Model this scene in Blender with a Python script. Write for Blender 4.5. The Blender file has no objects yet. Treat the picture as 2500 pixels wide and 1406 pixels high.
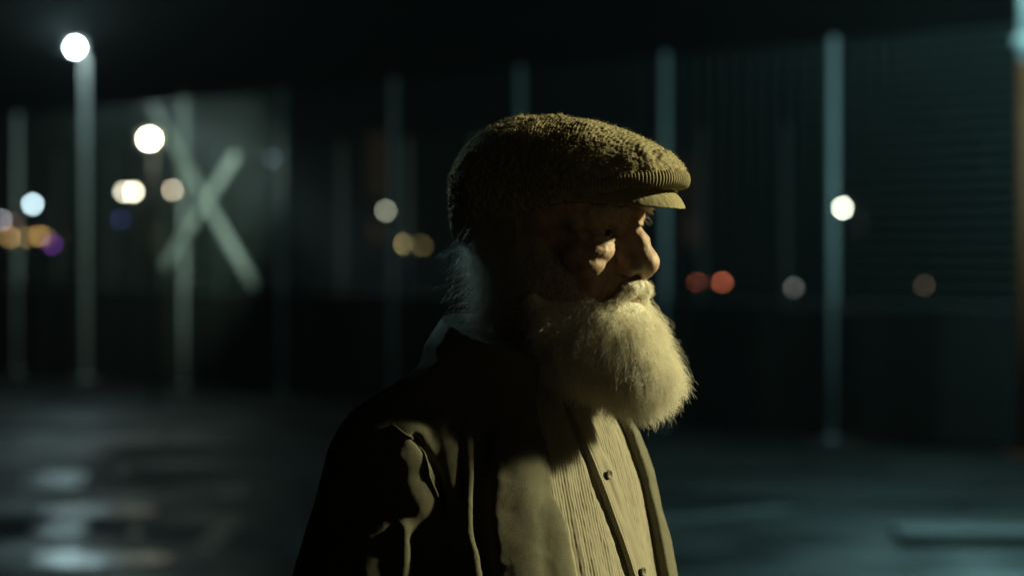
import bpy, bmesh, math, random
import numpy as np
from mathutils import Vector, Matrix

random.seed(7)
RNG = np.random.default_rng(11)
R = math.radians
scene = bpy.context.scene
col = scene.collection

# ------------------------------------------------------------------ camera
EYE_H = 1.60                      # camera height above the ground
FPX = 7530.0                      # focal length in photograph pixels (2500 wide)
PITCH = math.atan(88.0 / FPX)     # looking very slightly down
SUBJ = 3.16                       # distance of the man
cam_d = bpy.data.cameras.new('camera')
cam = bpy.data.objects.new('camera', cam_d)
col.objects.link(cam)
cam.location = (0, 0, EYE_H)
cam.rotation_euler = (R(90) - PITCH, 0, 0)
cam_d.sensor_width = 24.9
cam_d.lens = 24.9 * FPX / 2500.0
cam_d.clip_start = 0.1
cam_d.clip_end = 4000
cam_d.dof.use_dof = True
cam_d.dof.focus_distance = 3.12
cam_d.dof.aperture_fstop = cam_d.lens / 24.0
scene.camera = cam

# ------------------------------------------------------------------ night sky
world = bpy.data.worlds.new('World')
scene.world = world
world.use_nodes = True
wn = world.node_tree.nodes
wl = world.node_tree.links
bg = wn['Background']
sky = wn.new('ShaderNodeTexSky')
sky.sky_type = 'NISHITA'
sky.sun_disc = False
sky.sun_elevation = R(-4)
sky.sun_rotation = R(200)
wl.new(sky.outputs[0], bg.inputs[0])
bg.inputs[1].default_value = 0.05

# ------------------------------------------------------------------ render / exposure
scene.render.engine = 'CYCLES'
vs = scene.view_settings
vs.view_transform = 'Standard'
vs.look = 'None'
vs.exposure = 0
vs.gamma = 1
vs.use_curve_mapping = False
cy = scene.cycles
cy.use_denoising = True
cy.max_bounces = 8
cy.diffuse_bounces = 5
cy.glossy_bounces = 3
cy.transmission_bounces = 4
cy.transparent_max_bounces = 8
cy.volume_bounces = 0
cy.sample_clamp_indirect = 4
cy.use_adaptive_sampling = False
cy.caustics_reflective = False
cy.caustics_refractive = False

# ------------------------------------------------------------------ helpers
def px(x, y, Y):
    """world point at depth Y (metres ahead) seen at photograph pixel (x, y)"""
    dx = (x - 1250.0) / FPX
    dz = -(y - 703.0) / FPX
    c, s = math.cos(PITCH), math.sin(PITCH)
    d = Vector((dx, c + dz * s, -s + dz * c))
    return Vector((0, 0, EYE_H)) + d * (Y / d.y)

def link(o, parent=None):
    col.objects.link(o)
    if parent is not None:
        o.parent = parent
    return o

def tag(o, label=None, cat=None, group=None, kind=None):
    if label: o['label'] = label
    if cat: o['category'] = cat
    if group: o['group'] = group
    if kind: o['kind'] = kind
    return o

def empty(name, loc=(0, 0, 0), rz=0.0):
    o = bpy.data.objects.new(name, None)
    o.empty_display_size = 0.1
    o.location = loc
    o.rotation_euler = (0, 0, rz)
    return link(o)

def mesh_obj(name, V, F, mat, parent=None, smooth=True, loc=None):
    me = bpy.data.meshes.new(name)
    V = np.asarray(V, dtype=np.float32)
    if isinstance(F, np.ndarray):
        n, k = F.shape
        me.vertices.add(len(V))
        me.vertices.foreach_set('co', V.ravel())
        me.loops.add(n * k)
        me.loops.foreach_set('vertex_index', F.astype(np.int32).ravel())
        me.polygons.add(n)
        me.polygons.foreach_set('loop_start', np.arange(0, n * k, k, dtype=np.int32))
        me.update(calc_edges=True)
    else:
        me.from_pydata([tuple(v) for v in V], [], F)
        me.update()
    if smooth:
        me.polygons.foreach_set('use_smooth', [True] * len(me.polygons))
    if mat: me.materials.append(mat)
    o = bpy.data.objects.new(name, me)
    if loc is not None: o.location = loc
    return link(o, parent)

class MB:
    """collects boxes and tubes for ONE mesh object"""
    def __init__(self):
        self.V = []; self.F = []
    def add(self, V, F):
        b = len(self.V)
        self.V += [tuple(v) for v in V]
        self.F += [tuple(b + i for i in f) for f in F]
    def box(self, lo, hi):
        x0, y0, z0 = lo; x1, y1, z1 = hi
        self.add([(x0, y0, z0), (x1, y0, z0), (x1, y1, z0), (x0, y1, z0), (x0, y0, z1), (x1, y0, z1), (x1, y1, z1), (x0, y1, z1)],
                 [(0, 3, 2, 1), (4, 5, 6, 7), (0, 1, 5, 4), (1, 2, 6, 5), (2, 3, 7, 6), (3, 0, 4, 7)])
    def tube(self, a, b, r0, r1=None, n=8, cap=True):
        r1 = r0 if r1 is None else r1
        a = Vector(a); b = Vector(b)
        d = (b - a).normalized()
        u = d.orthogonal().normalized(); w = d.cross(u)
        V = []
        for p, r in ((a, r0), (b, r1)):
            for i in range(n):
                t = 2 * math.pi * i / n
                V.append(p + (u * math.cos(t) + w * math.sin(t)) * r)
        F = [(i, (i + 1) % n, n + (i + 1) % n, n + i) for i in range(n)]
        if cap:
            F += [tuple(range(n - 1, -1, -1)), tuple(range(n, 2 * n))]
        self.add(V, F)
    def ball(self, c, r, n=12, m=8, sz=1.0):
        V = []; F = []
        for j in range(m + 1):
            t = math.pi * j / m
            for i in range(n):
                p = 2 * math.pi * i / n
                V.append((c[0] + r * math.sin(t) * math.cos(p), c[1] + r * math.sin(t) * math.sin(p), c[2] + sz * r * math.cos(t)))
        for j in range(m):
            for i in range(n):
                F.append((j * n + i, (j + 1) * n + i, (j + 1) * n + (i + 1) % n, j * n + (i + 1) % n))
        self.add(V, F)
    def build(self, name, mat, parent=None, smooth=False, bevel=0.0):
        o = mesh_obj(name, self.V, self.F, mat, parent, smooth)
        if bevel:
            m = o.modifiers.new('bevel', 'BEVEL'); m.width = bevel; m.segments = 2; m.limit_method = 'ANGLE'
        return o

def hair_obj(name, P, rad, mat, parent=None, origin=(0, 0, 0)):
    """P: (N,K,3) strand points, rad: (K,) or (N,K) radii"""
    N, K, _ = P.shape
    hc = bpy.data.hair_curves.new(name)
    hc.add_curves([K] * N)
    hc.points.foreach_set('position', (P - np.asarray(origin)).astype(np.float32).ravel())
    rr = np.broadcast_to(rad, (N, K)).astype(np.float32)
    hc.points.foreach_set('radius', rr.ravel())
    hc.materials.append(mat)
    o = bpy.data.objects.new(name, hc)
    return link(o, parent)

# ---- materials
def new_mat(name):
    m = bpy.data.materials.new(name)
    m.use_nodes = True
    nt = m.node_tree
    return m, nt, nt.nodes['Principled BSDF']

def principled(name, color, rough=0.6, metal=0.0, spec=0.5, var=0.25, scale=8.0, bump=0.0, bump_scale=60.0, coord='Object'):
    m, nt, b = new_mat(name)
    b.inputs['Roughness'].default_value = rough
    b.inputs['Metallic'].default_value = metal
    b.inputs['Specular IOR Level'].default_value = spec
    tc = nt.nodes.new('ShaderNodeTexCoord')
    nz = nt.nodes.new('ShaderNodeTexNoise')
    nz.inputs['Scale'].default_value = scale
    nz.inputs['Detail'].default_value = 6
    nt.links.new(tc.outputs[coord], nz.inputs['Vector'])
    mx = nt.nodes.new('ShaderNodeMix'); mx.data_type = 'RGBA'
    c = Vector(color)
    mx.inputs[6].default_value = (*(c * (1 - var)), 1)
    mx.inputs[7].default_value = (*(c * (1 + var)), 1)
    nt.links.new(nz.outputs[0], mx.inputs[0])
    nt.links.new(mx.outputs[2], b.inputs['Base Color'])
    if bump:
        n2 = nt.nodes.new('ShaderNodeTexNoise')
        n2.inputs['Scale'].default_value = bump_scale
        n2.inputs['Detail'].default_value = 5
        nt.links.new(tc.outputs[coord], n2.inputs['Vector'])
        bp = nt.nodes.new('ShaderNodeBump')
        bp.inputs['Strength'].default_value = bump
        bp.inputs['Distance'].default_value = 0.002
        nt.links.new(n2.outputs[0], bp.inputs['Height'])
        nt.links.new(bp.outputs[0], b.inputs['Normal'])
    return m

def emitter(name, color, strength):
    m, nt, b = new_mat(name)
    b.inputs['Base Color'].default_value = (0.02, 0.02, 0.02, 1)
    b.inputs['Emission Color'].default_value = (*color, 1)
    b.inputs['Emission Strength'].default_value = strength
    return m

# ---- numpy noise and signed distance tools (millimetres)
def vnoise(x, y, z, seed=0):
    xi = np.floor(x).astype(np.int64); yi = np.floor(y).astype(np.int64); zi = np.floor(z).astype(np.int64)
    fx = x - xi; fy = y - yi; fz = z - zi
    fx = fx * fx * (3 - 2 * fx); fy = fy * fy * (3 - 2 * fy); fz = fz * fz * (3 - 2 * fz)
    def h(a, b, c):
        n = (a * 374761393 + b * 668265263 + c * 2147483647 + seed * 1274126177) & 0xffffffff
        n = ((n ^ (n >> 13)) * 1274126177) & 0xffffffff
        n = n ^ (n >> 16)
        return (n & 0xffff) / 32767.5 - 1.0
    def lx(b, c): return h(xi, yi + b, zi + c) * (1 - fx) + h(xi + 1, yi + b, zi + c) * fx
    a0 = lx(0, 0) * (1 - fy) + lx(1, 0) * fy
    a1 = lx(0, 1) * (1 - fy) + lx(1, 1) * fy
    return a0 * (1 - fz) + a1 * fz

def smin(a, b, k):
    h = np.maximum(k - np.abs(a - b), 0.0) / k
    return np.minimum(a, b) - h * h * k * 0.25
def smax(a, b, k):
    return -smin(-a, -b, k)
def ell(P, c, r):
    x = (P[0] - c[0]) / r[0]; y = (P[1] - c[1]) / r[1]; z = (P[2] - c[2]) / r[2]
    k0 = np.sqrt(x * x + y * y + z * z) + 1e-9
    k1 = np.sqrt((x / r[0]) ** 2 + (y / r[1]) ** 2 + (z / r[2]) ** 2) + 1e-9
    return k0 * (k0 - 1.0) / k1
def sph(P, c, r):
    return np.sqrt((P[0] - c[0]) ** 2 + (P[1] - c[1]) ** 2 + (P[2] - c[2]) ** 2) - r
def cone(P, a, b, ra, rb):
    ax, ay, az = a
    bx, by, bz = b[0] - ax, b[1] - ay, b[2] - az
    L = bx * bx + by * by + bz * bz
    px_, py_, pz_ = P[0] - ax, P[1] - ay, P[2] - az
    t = np.clip((px_ * bx + py_ * by + pz_ * bz) / L, 0, 1)
    return np.sqrt((px_ - t * bx) ** 2 + (py_ - t * by) ** 2 + (pz_ - t * bz) ** 2) - (ra + (rb - ra) * t)
def poly(P, pts, rs):
    d = None
    for i in range(len(pts) - 1):
        e = cone(P, pts[i], pts[i + 1], rs[i], rs[i + 1])
        d = e if d is None else np.minimum(d, e)
    return d

def surface(f, lo, hi, h, B=8):
    """sparse naive surface nets: returns vertices and quads of f = 0"""
    lo = np.asarray(lo, float); hi = np.asarray(hi, float)
    nb = np.ceil((hi - lo) / (h * B)).astype(int)
    n = nb * B
    ci = np.stack(np.meshgrid(*[np.arange(k) for k in nb], indexing='ij'), -1).reshape(-1, 3)
    cc = lo + (ci * B + (B - 1) * 0.5) * h
    dc = f((cc[:, 0], cc[:, 1], cc[:, 2]))
    D = np.repeat(np.repeat(np.repeat(dc.reshape(nb), B, 0), B, 1), B, 2).astype(np.float32)
    act = np.abs(dc) < h * B * 1.35
    ai = ci[act]
    off = np.stack(np.meshgrid(*[np.arange(B)] * 3, indexing='ij'), -1).reshape(-1, 3)
    for s in range(0, len(ai), 1500):
        idx = (ai[s:s + 1500, None, :] * B + off[None]).reshape(-1, 3)
        p = lo + idx * h
        D[idx[:, 0], idx[:, 1], idx[:, 2]] = f((p[:, 0], p[:, 1], p[:, 2]))
    neg = D < 0
    c = neg[:-1, :-1, :-1].astype(np.int8)
    tot = np.zeros_like(c)
    for a in (0, 1):
        for b in (0, 1):
            for e in (0, 1):
                tot += neg[a:n[0] - 1 + a, b:n[1] - 1 + b, e:n[2] - 1 + e]
    cells = np.argwhere((tot > 0) & (tot < 8))
    cid = -np.ones(tot.shape, np.int64)
    cid[cells[:, 0], cells[:, 1], cells[:, 2]] = np.arange(len(cells))
    acc = np.zeros((len(cells), 3)); cnt = np.zeros(len(cells))
    corners = [(a, b, e) for a in (0, 1) for b in (0, 1) for e in (0, 1)]
    val = {q: D[cells[:, 0] + q[0], cells[:, 1] + q[1], cells[:, 2] + q[2]].astype(float) for q in corners}
    for q in corners:
        for ax in range(3):
            if q[ax] == 0:
                q2 = tuple(1 if i == ax else q[i] for i in range(3))
                v0, v1 = val[q], val[q2]
                m = (v0 < 0) != (v1 < 0)
                t = np.where(m, v0 / np.where(m, v0 - v1, 1), 0)
                pt = np.tile(np.array(q, float), (len(cells), 1)); pt[:, ax] += t
                acc[m] += pt[m]; cnt[m] += 1
    V = lo + (cells + acc / cnt[:, None]) * h
    quads = []
    for ax in range(3):
        b, e = [(1, 2), (2, 0), (0, 1)][ax]
        sl0 = [slice(None)] * 3; sl1 = [slice(None)] * 3
        sl0[ax] = slice(0, -1); sl1[ax] = slice(1, None)
        ch = neg[tuple(sl0)] != neg[tuple(sl1)]
        ed = np.argwhere(ch)
        ed = ed[(ed[:, b] > 0) & (ed[:, e] > 0) & (ed[:, b] < n[b] - 1) & (ed[:, e] < n[e] - 1) & (ed[:, ax] < n[ax] - 1)]
        sgn = neg[ed[:, 0], ed[:, 1], ed[:, 2]]
        def cell(db, de):
            q = ed.copy(); q[:, b] -= db; q[:, e] -= de
            return cid[q[:, 0], q[:, 1], q[:, 2]]
        q = np.stack([cell(1, 1), cell(0, 1), cell(0, 0), cell(1, 0)], 1)
        q[~sgn] = q[~sgn][:, ::-1]
        quads.append(q[(q >= 0).all(1)])
    return V, np.concatenate(quads)

def grad(f, P, e=0.6):
    x, y, z = P[:, 0], P[:, 1], P[:, 2]
    g = np.stack([f((x + e, y, z)) - f((x - e, y, z)), f((x, y + e, z)) - f((x, y - e, z)), f((x, y, z + e)) - f((x, y, z - e))], 1)
    return g / (np.linalg.norm(g, axis=1, keepdims=True) + 1e-9)

def unit(a):
    return a / (np.linalg.norm(a, axis=-1, keepdims=True) + 1e-9)

def frame(origin, yaw, pitch=0.0, roll=0.0):
    """local axes x forward, y to the figure's left, z up; forward is world +X turned by -yaw towards the camera"""
    M = Matrix.Rotation(-yaw, 3, 'Z') @ Matrix.Rotation(pitch, 3, 'Y') @ Matrix.Rotation(roll, 3, 'X')
    M = np.array(M)
    o = np.array(origin, float)
    return (lambda p: o + (np.asarray(p) @ M.T) * 0.001), (lambda w: ((np.asarray(w) - o) * 1000.0) @ M), M

# ------------------------------------------------------------------ lamps that light the place
def lamp(name, kind, loc, power, color, radius=0.05, target=None, angle=60, blend=0.4):
    L = bpy.data.lights.new(name, kind)
    L.energy = power; L.color = color; L.shadow_soft_size = radius
    o = bpy.data.objects.new(name, L)
    o.location = loc
    if kind == 'SPOT':
        L.spot_size = R(angle); L.spot_blend = blend
        o.rotation_euler = (Vector(target) - Vector(loc)).to_track_quat('-Z', 'Y').to_euler()
    return link(o)
KEY = Vector((3.7, 3.78, 3.2))          # warm shaded lamp beside the man, out of frame
lamp('key_lamp', 'SPOT', KEY, 1330, (1.0, 0.92, 0.52), 0.09, (0.05, 3.15, 1.35), 34, 0.5)
FILL = Vector((1.65, 0.7, 1.70))         # weak warm fill light added to lift the face, out of frame
lamp('added_fill_lamp', 'SPOT', FILL, 13, (1.0, 0.80, 0.42), 0.25, (0.12, 3.10, 1.60), 10.5, 1.0)
FLOOD = px(2400, -260, 22.0)            # court floodlight just above the frame
lamp('flood_lamp', 'POINT', FLOOD, 330, (0.45, 0.95, 0.98), 0.12)
lamp('flood_halo_beam', 'SPOT', FLOOD, 2600, (0.42, 0.93, 1.0), 0.12, FLOOD + Vector((-0.2, -4.0, 3.2)), 84, 0.9)  # extra upward beam, added to make the haze glow by the floodlight
LAMP_A = px(167, 107, 38.4)             # white lamp on the tall pole
lamp('pole_lamp', 'POINT', LAMP_A + Vector((0, -0.25, -0.1)), 40, (0.62, 0.95, 1.0), 0.1)
lamp('pole_halo_beam', 'SPOT', LAMP_A + Vector((0, -0.2, 0.0)), 500, (0.62, 0.97, 1.0), 0.06, LAMP_A + Vector((0.5, -4.0, 2.2)), 84, 0.5)  # second beam added only for a halo in the haze
LAMP_B = px(365, 340, 32.0)             # lamp by the braced fence bay
lamp('bay_lamp', 'SPOT', LAMP_B + Vector((0, 0.3, 0.0)), 620, (0.72, 1.0, 0.82), 0.06, px(430, 455, 37.0), 64, 0.8)
BACK = Vector((-3.0, 10.5, 4.2))        # narrow cold lamp added to rim the nape hair, out of frame
lamp('added_nape_lamp', 'SPOT', BACK, 1500, (0.55, 0.95, 0.95), 0.04, (-0.085, 3.27, 1.655), 1.9, 1.0)

# =====================================================================================
# THE MAN
# =====================================================================================
HEAD_O = px(1528, 562, SUBJ)
hw, hl, HM = frame(HEAD_O, R(33), R(4), R(4))         # head: origin between the corneas
cw, cl, CM = frame(HEAD_O, R(33), 0.0, 0.0)           # cap and beard
TORSO_O = px(1282, 900, SUBJ + 0.08)
tw, tl, TM = frame(TORSO_O, R(32), 0.0, 0.0)          # torso: origin at the base of the neck
BASE = np.array([TORSO_O.x, TORSO_O.y, 0.0])          # the man's place on the ground

def mir(P):  # symmetric halves
    return (P[0], np.abs(P[1]), P[2])

def head_f(P):
    x, y, z = P
    M = mir(P)
    d = ell(P, (-92, 0, 32), (94, 75, 76))
    d = smin(d, ell(P, (-46, 0, 38), (50, 61, 52)), 20)
    d = smin(d, ell(P, (-52, 0, -58), (58, 55, 60)), 24)
    d = smin(d, sph(P, (-14, 0, -98), 22), 22)
    d = smin(d, cone(P, (-90, 0, -50), (-108, 0, -190), 54, 54), 25)
    d = smin(d, ell(M, (-26, 40, -26), (25, 23, 21)), 14)              # cheekbones
    d = smin(d, poly(M, ((0, 10, 17), (-10, 40, 20), (-26, 54, 8)), (9, 7.5, 8)), 12)           # brow ridge
    d = smin(d, sph(P, (-3, 0, 17), 11), 10)
    d = smax(d, -ell(M, (9.5, 29, 3), (13, 12, 9)), 8)                    # sockets
    d = smin(d, cone(M, (-2, 16, 12), (-12, 46, 8), 5.0, 5.5), 6)        # hooded lid fold
    # lids: a shell on the eyeball with a narrow opening
    lid = sph(M, (-12.5, 32, 0), 13.6)
    yy = (M[1] - 32) / 13.5
    up = 1.9 * (1 - yy * yy); lo_ = -3.0 * (1 - yy * yy)
    opening = np.maximum(np.maximum(M[2] - up, lo_ - M[2]), -8 - M[0])
    lid = smax(lid, -opening, 1.0)
    d = smin(d, lid, 3)
    d = smax(d, -np.maximum(opening, sph(M, (-12.5, 32, 0), 15.0)), 0.8)
    d = smin(d, cone(M, (0.5, 18, -9.5), (-10, 45, -8), 2.4, 2.4), 2.5)  # lower lid roll
    # bags
    d = smin(d, ell(M, (-6.0, 33.5, -19.5), (10.5, 19, 10.5)), 5.0)
    d = smin(d, ell(M, (-14, 45, -34), (13, 15, 8.5)), 5.5)
    # nose
    nose = cone(P, (0, 0, 13), (16, 0, -11), 8.5, 9.5)
    nose = smin(nose, cone(P, (16, 0, -11), (24.5, 0, -29), 9.5, 11.5), 6)
    nose = smin(nose, sph(P, (24.6, 0, -32.0), 12.2), 9)
    nose = smin(nose, cone(M, (-4, 8, 4), (5, 14, -30), 7, 10), 10)
    nose = smin(nose, ell(M, (12.0, 15.0, -36.5), (13, 8.0, 10)), 5)
    nose = smin(nose, cone(P, (24, 0, -43), (8, 0, -51), 5.5, 6), 6)
    nose = smax(nose, -cone(M, (16.5, 9.0, -48), (12, 9.5, -38), 4.6, 3.2), 2.0)
    d = smin(d, nose, 5)
    d = smax(d, -cone(M, (1.5, 24.5, -29), (-1.5, 25.5, -44), 1.6, 1.6), 4)   # crease behind the wing
    # cheeks and nasolabial fold
    d = smin(d, ell(M, (-21, 36, -50), (17, 14, 22)), 8)
    d = smax(d, -cone(M, (3, 26, -44), (-5, 33, -72), 1.8, 1.4), 6)
    # muzzle, lips
    d = smin(d, ell(P, (-10, 0, -72), (25, 27, 24)), 8)
    d = smin(d, cone(M, (12, 0, -70), (0, 22, -74), 5, 3), 4)
    d = smin(d, cone(M, (11, 0, -81), (0, 20, -79), 6.5, 3), 4)
    d = smax(d, -np.maximum(np.abs(M[2] + 75.5 + 0.02 * M[1] ** 1.3) - 0.9, np.maximum(sph(M, (5, 0, -75), 27), -M[0] - 4)), 1.5)
    # ears
    e = ell(M, (-93, 77, -8), (16, 8, 29))
    e = smax(e, -ell(M, (-90, 85, -4), (9, 7, 19)), 3)
    e = smin(e, ell(M, (-82, 79, -10), (5, 4, 7)), 3)
    d = smin(d, e, 4)
    # age: soft unevenness, crow's feet, cheek wrinkles
    ang = np.arctan2(z - 0, (M[1] - 40) * 1.0 + 1e-6)
    rr = np.sqrt(z ** 2 + (M[1] - 40) ** 2)
    crow = np.exp(-((rr - 17) / 8) ** 2) * (x > -50) * (M[1] > 40)
    d = d + 0.45 * crow * np.cos(ang * 11)
    r2 = np.sqrt(((M[1] - 33) * 0.8) ** 2 + (z - 4) ** 2)
    under = np.exp(-((r2 - 17) / 6.5) ** 2) * (z < -4) * (x > -40)
    d = d + 0.55 * under * np.cos(r2 * 2 * np.pi / 5.2 + 0.8 * vnoise(M[1] / 7, z / 7, z * 0, 6))
    d = d + 0.35 * (z > 14) * (z < 60) * (x > -40) * np.cos(z * 2 * np.pi / 7.5 + M[1] * 0.02)
    d = d + 0.6 * vnoise(x / 9, y / 9, z / 9, 3) + 0.45 * vnoise(x / 3.2, y / 3.2, z / 4.5, 5)
    return d

# ---- body: neck, trunk, arms with hands, legs (torso frame)
ZS = np.array([-1500, -640, -560, -420, -260, -170, -110, -70, -40, -15, 20, 80], float)
AS = np.array([100, 118, 124, 130, 128, 116, 106, 98, 88, 76, 64, 62], float)     # half depth
BS = np.array([150, 172, 176, 180, 180, 176, 168, 150, 122, 90, 66, 62], float)   # half width
XS = np.array([0, 0, 6, 14, 10, 2, -4, -8, -10, -10, -4, 6], float)               # centre forward
def trunk_f(P, grow=0.0):
    z = P[2]
    a = np.interp(z, ZS, AS) + grow; b = np.interp(z, ZS, BS) + grow; xo = np.interp(z, ZS, XS)
    q = np.sqrt(((P[0] - xo) / a) ** 2 + (P[1] / b) ** 2)
    return (q - 1.0) * a * 0.8

SHO, ELB, WRI = (-46, 166, -84), (-88, 203, -345), (0, 214, -585)
GROUND_Z = -TORSO_O.z * 1000.0
HIP, KNE, ANK = (0, 92, -640), (10, 100, -1040), (-10, 104, GROUND_Z + 95)

def hand_f(M):
    wx, wy, wz = WRI
    p = cone(M, (wx, wy, wz), (wx + 8, wy, wz - 40), 24, 27)
    palm = ell(M, (wx + 12, wy, wz - 62), (42, 15, 48))
    d = smin(p, palm, 14)
    for k, (fx, L) in enumerate(((38, 68), (16, 78), (-6, 72), (-26, 56))):
        b = (wx + fx, wy, wz - 98)
        m1 = (wx + fx + 4, wy - 6, wz - 98 - L * 0.5)
        t = (wx + fx + 4, wy - 22, wz - 98 - L * 0.9)
        d = smin(d, poly(M, (b, m1, t), (9.5, 8.5, 7.0)), 5)
    d = smin(d, poly(M, ((wx + 34, wy, wz - 30), (wx + 58, wy - 10, wz - 66), (wx + 56, wy - 18, wz - 98)), (13, 10, 8)), 7)
    return d

def body_f(P):
    M = mir(P)
    d = trunk_f(P, -4)
    d = smax(d, -(P[2] + 700), 10)
    arm = poly(M, (SHO, ELB, WRI), (52, 42, 27))
    d = smin(d, arm, 20)
    d = smin(d, hand_f(M), 4)
    leg = poly(M, (HIP, KNE, ANK), (82, 56, 40))
    d = smin(d, leg, 20)
    d = smin(d, cone(P, (-4, 0, 20), (-14, 0, -60), 50, 60), 20)
    return smax(d, P[2] - 22, 2)

def skin_material():
    m, nt, b = new_mat('aged_skin')
    tc = nt.nodes.new('ShaderNodeTexCoord')
    n1 = nt.nodes.new('ShaderNodeTexNoise'); n1.inputs['Scale'].default_value = 70; n1.inputs['Detail'].default_value = 8
    n2 = nt.nodes.new('ShaderNodeTexNoise'); n2.inputs['Scale'].default_value = 420; n2.inputs['Detail'].default_value = 4
    vo = nt.nodes.new('ShaderNodeTexVoronoi'); vo.inputs['Scale'].default_value = 700
    for n in (n1, n2, vo): nt.links.new(tc.outputs['Object'], n.inputs['Vector'])
    rp = nt.nodes.new('ShaderNodeValToRGB')
    rp.color_ramp.elements[0].position = 0.3; rp.color_ramp.elements[0].color = (0.30, 0.185, 0.12, 1)
    rp.color_ramp.elements[1].position = 0.7; rp.color_ramp.elements[1].color = (0.46, 0.335, 0.235, 1)
    nt.links.new(n1.outputs[0], rp.inputs[0]); nt.links.new(rp.outputs[0], b.inputs['Base Color'])
    b.inputs['Roughness'].default_value = 0.6
    b.inputs['Subsurface Weight'].default_value = 0.12
    b.inputs['Subsurface Radius'].default_value = (1.0, 0.35, 0.15)
    b.inputs['Subsurface Scale'].default_value = 0.006
    ad = nt.nodes.new('ShaderNodeMath'); ad.operation = 'ADD'
    nt.links.new(n2.outputs[0], ad.inputs[0]); nt.links.new(vo.outputs[0], ad.inputs[1])
    bp = nt.nodes.new('ShaderNodeBump'); bp.inputs['Strength'].default_value = 0.3; bp.inputs['Distance'].default_value = 0.0005
    nt.links.new(ad.outputs[0], bp.inputs['Height']); nt.links.new(bp.outputs[0], b.inputs['Normal'])
    return m
skin = skin_material()

Vh, Fh = surface(head_f, (-196, -92, -190), (46, 92, 122), 1.5)
Vb, Fb = surface(body_f, (-200, -330, GROUND_Z + 60), (200, 330, 80), 7.0)
Vh_w = hw(Vh) - BASE; Vb_w = tw(Vb) - BASE
person = mesh_obj('person', np.concatenate([Vh_w, Vb_w]), np.concatenate([Fh, Fb + len(Vh_w)]), skin, loc=BASE)
tag(person, 'old man with white beard and flat cap standing half turned away at night', 'person')

def part(name, Vw, F, mat, parent=person, smooth=True):
    return mesh_obj(name, np.asarray(Vw) - BASE, F, mat, parent, smooth)

# ---- eyes
def eye_material():
    m, nt, b = new_mat('eye')
    tc = nt.nodes.new('ShaderNodeTexCoord')
    sx = nt.nodes.new('ShaderNodeSeparateXYZ'); nt.links.new(tc.outputs['Object'], sx.inputs[0])
    rp = nt.nodes.new('ShaderNodeValToRGB'); rp.color_ramp.interpolation = 'EASE'
    el = rp.color_ramp.elements
    el[0].position = 0.0; el[0].color = (0.40, 0.31, 0.25, 1)
    el[1].position = 0.855; el[1].color = (0.38, 0.30, 0.24, 1)
    e = el.new(0.885); e.color = (0.02, 0.016, 0.012, 1)
    e = el.new(0.97); e.color = (0.055, 0.035, 0.02, 1)
    e = el.new(0.982); e.color = (0.004, 0.004, 0.004, 1)
    mp = nt.nodes.new('ShaderNodeMath'); mp.operation = 'MULTIPLY'; mp.inputs[1].default_value = 1 / 0.0122
    nt.links.new(sx.outputs[0], mp.inputs[0]); nt.links.new(mp.outputs[0], rp.inputs[0])
    nt.links.new(rp.outputs[0], b.inputs['Base Color'])
    b.inputs['Roughness'].default_value = 0.08
    return m
eye_m = eye_material()
for s in (-1, 1):
    mb = MB(); mb.ball((0, 0, 0), 0.0122, 32, 24)
    e = mesh_obj('eye', mb.V, mb.F, eye_m, person)
    e.matrix_local = Matrix.Translation(Vector(hw((-12.5, 32 * s, 0)) - BASE)) @ (Matrix(HM.tolist()) @ Matrix.Rotation(R(3), 3, 'Y')).to_4x4()

# ---- flat cap (cap frame, millimetres)
AX = -109.0
def cap_R(ph):
    c, s_ = np.cos(ph), np.sin(ph)
    a = np.where(c > 0, 172.0, 87.0); p = np.where(c > 0, 2.25, 2.3)
    return (np.abs(c / a) ** p + np.abs(s_ / 87.0) ** p) ** (-1.0 / p)
def cap_eq(ph):
    x = cap_R(ph) * np.cos(ph)
    return 45 + np.where(x > 0, 9 * (x / 172.0) ** 2, 4 * (x / 87.0) ** 2)
def cap_low(ph):
    c, s_ = np.cos(ph), np.sin(ph)
    r = 1.0 / np.sqrt((c / np.where(c > 0, 121.0, 82.0)) ** 2 + (s_ / 81.0) ** 2)
    x = AX + r * c
    return r / cap_R(ph), np.where(x > 0, 35.0, 30 + (x + 20) * 0.245)

NP, NT, NL = 620, 230, 46
ph = np.linspace(0, 2 * np.pi, NP, endpoint=False)
Rp = cap_R(ph); Eq = cap_eq(ph); rb, zb = cap_low(ph)
rho = []; zz = []
nexp = np.where(np.cos(ph) > 0, 1.80 - 0.06 * np.cos(ph) ** 2, 1.80 + 0.12 * np.cos(ph) ** 2)
for i in range(NT):
    t = (i / (NT - 1)) * np.pi / 2
    r_ = np.sin(t) ** 0.92
    rho.append(np.full(NP, r_)); zz.append(Eq + (120 - Eq) * (1 - np.minimum(r_, 1) ** nexp) ** (1 / nexp))
for i in range(1, NL):
    t = i / (NL - 1) * np.pi / 2
    rho.append(rb + (1 - rb) * np.cos(t) ** 0.9); zz.append(Eq - (Eq - zb) * np.sin(t))
rho = np.array(rho); zz = np.array(zz)
X = AX + rho * Rp * np.cos(ph); Y = rho * Rp * np.sin(ph)
Pc = np.stack([X, Y, zz], -1)
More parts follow.
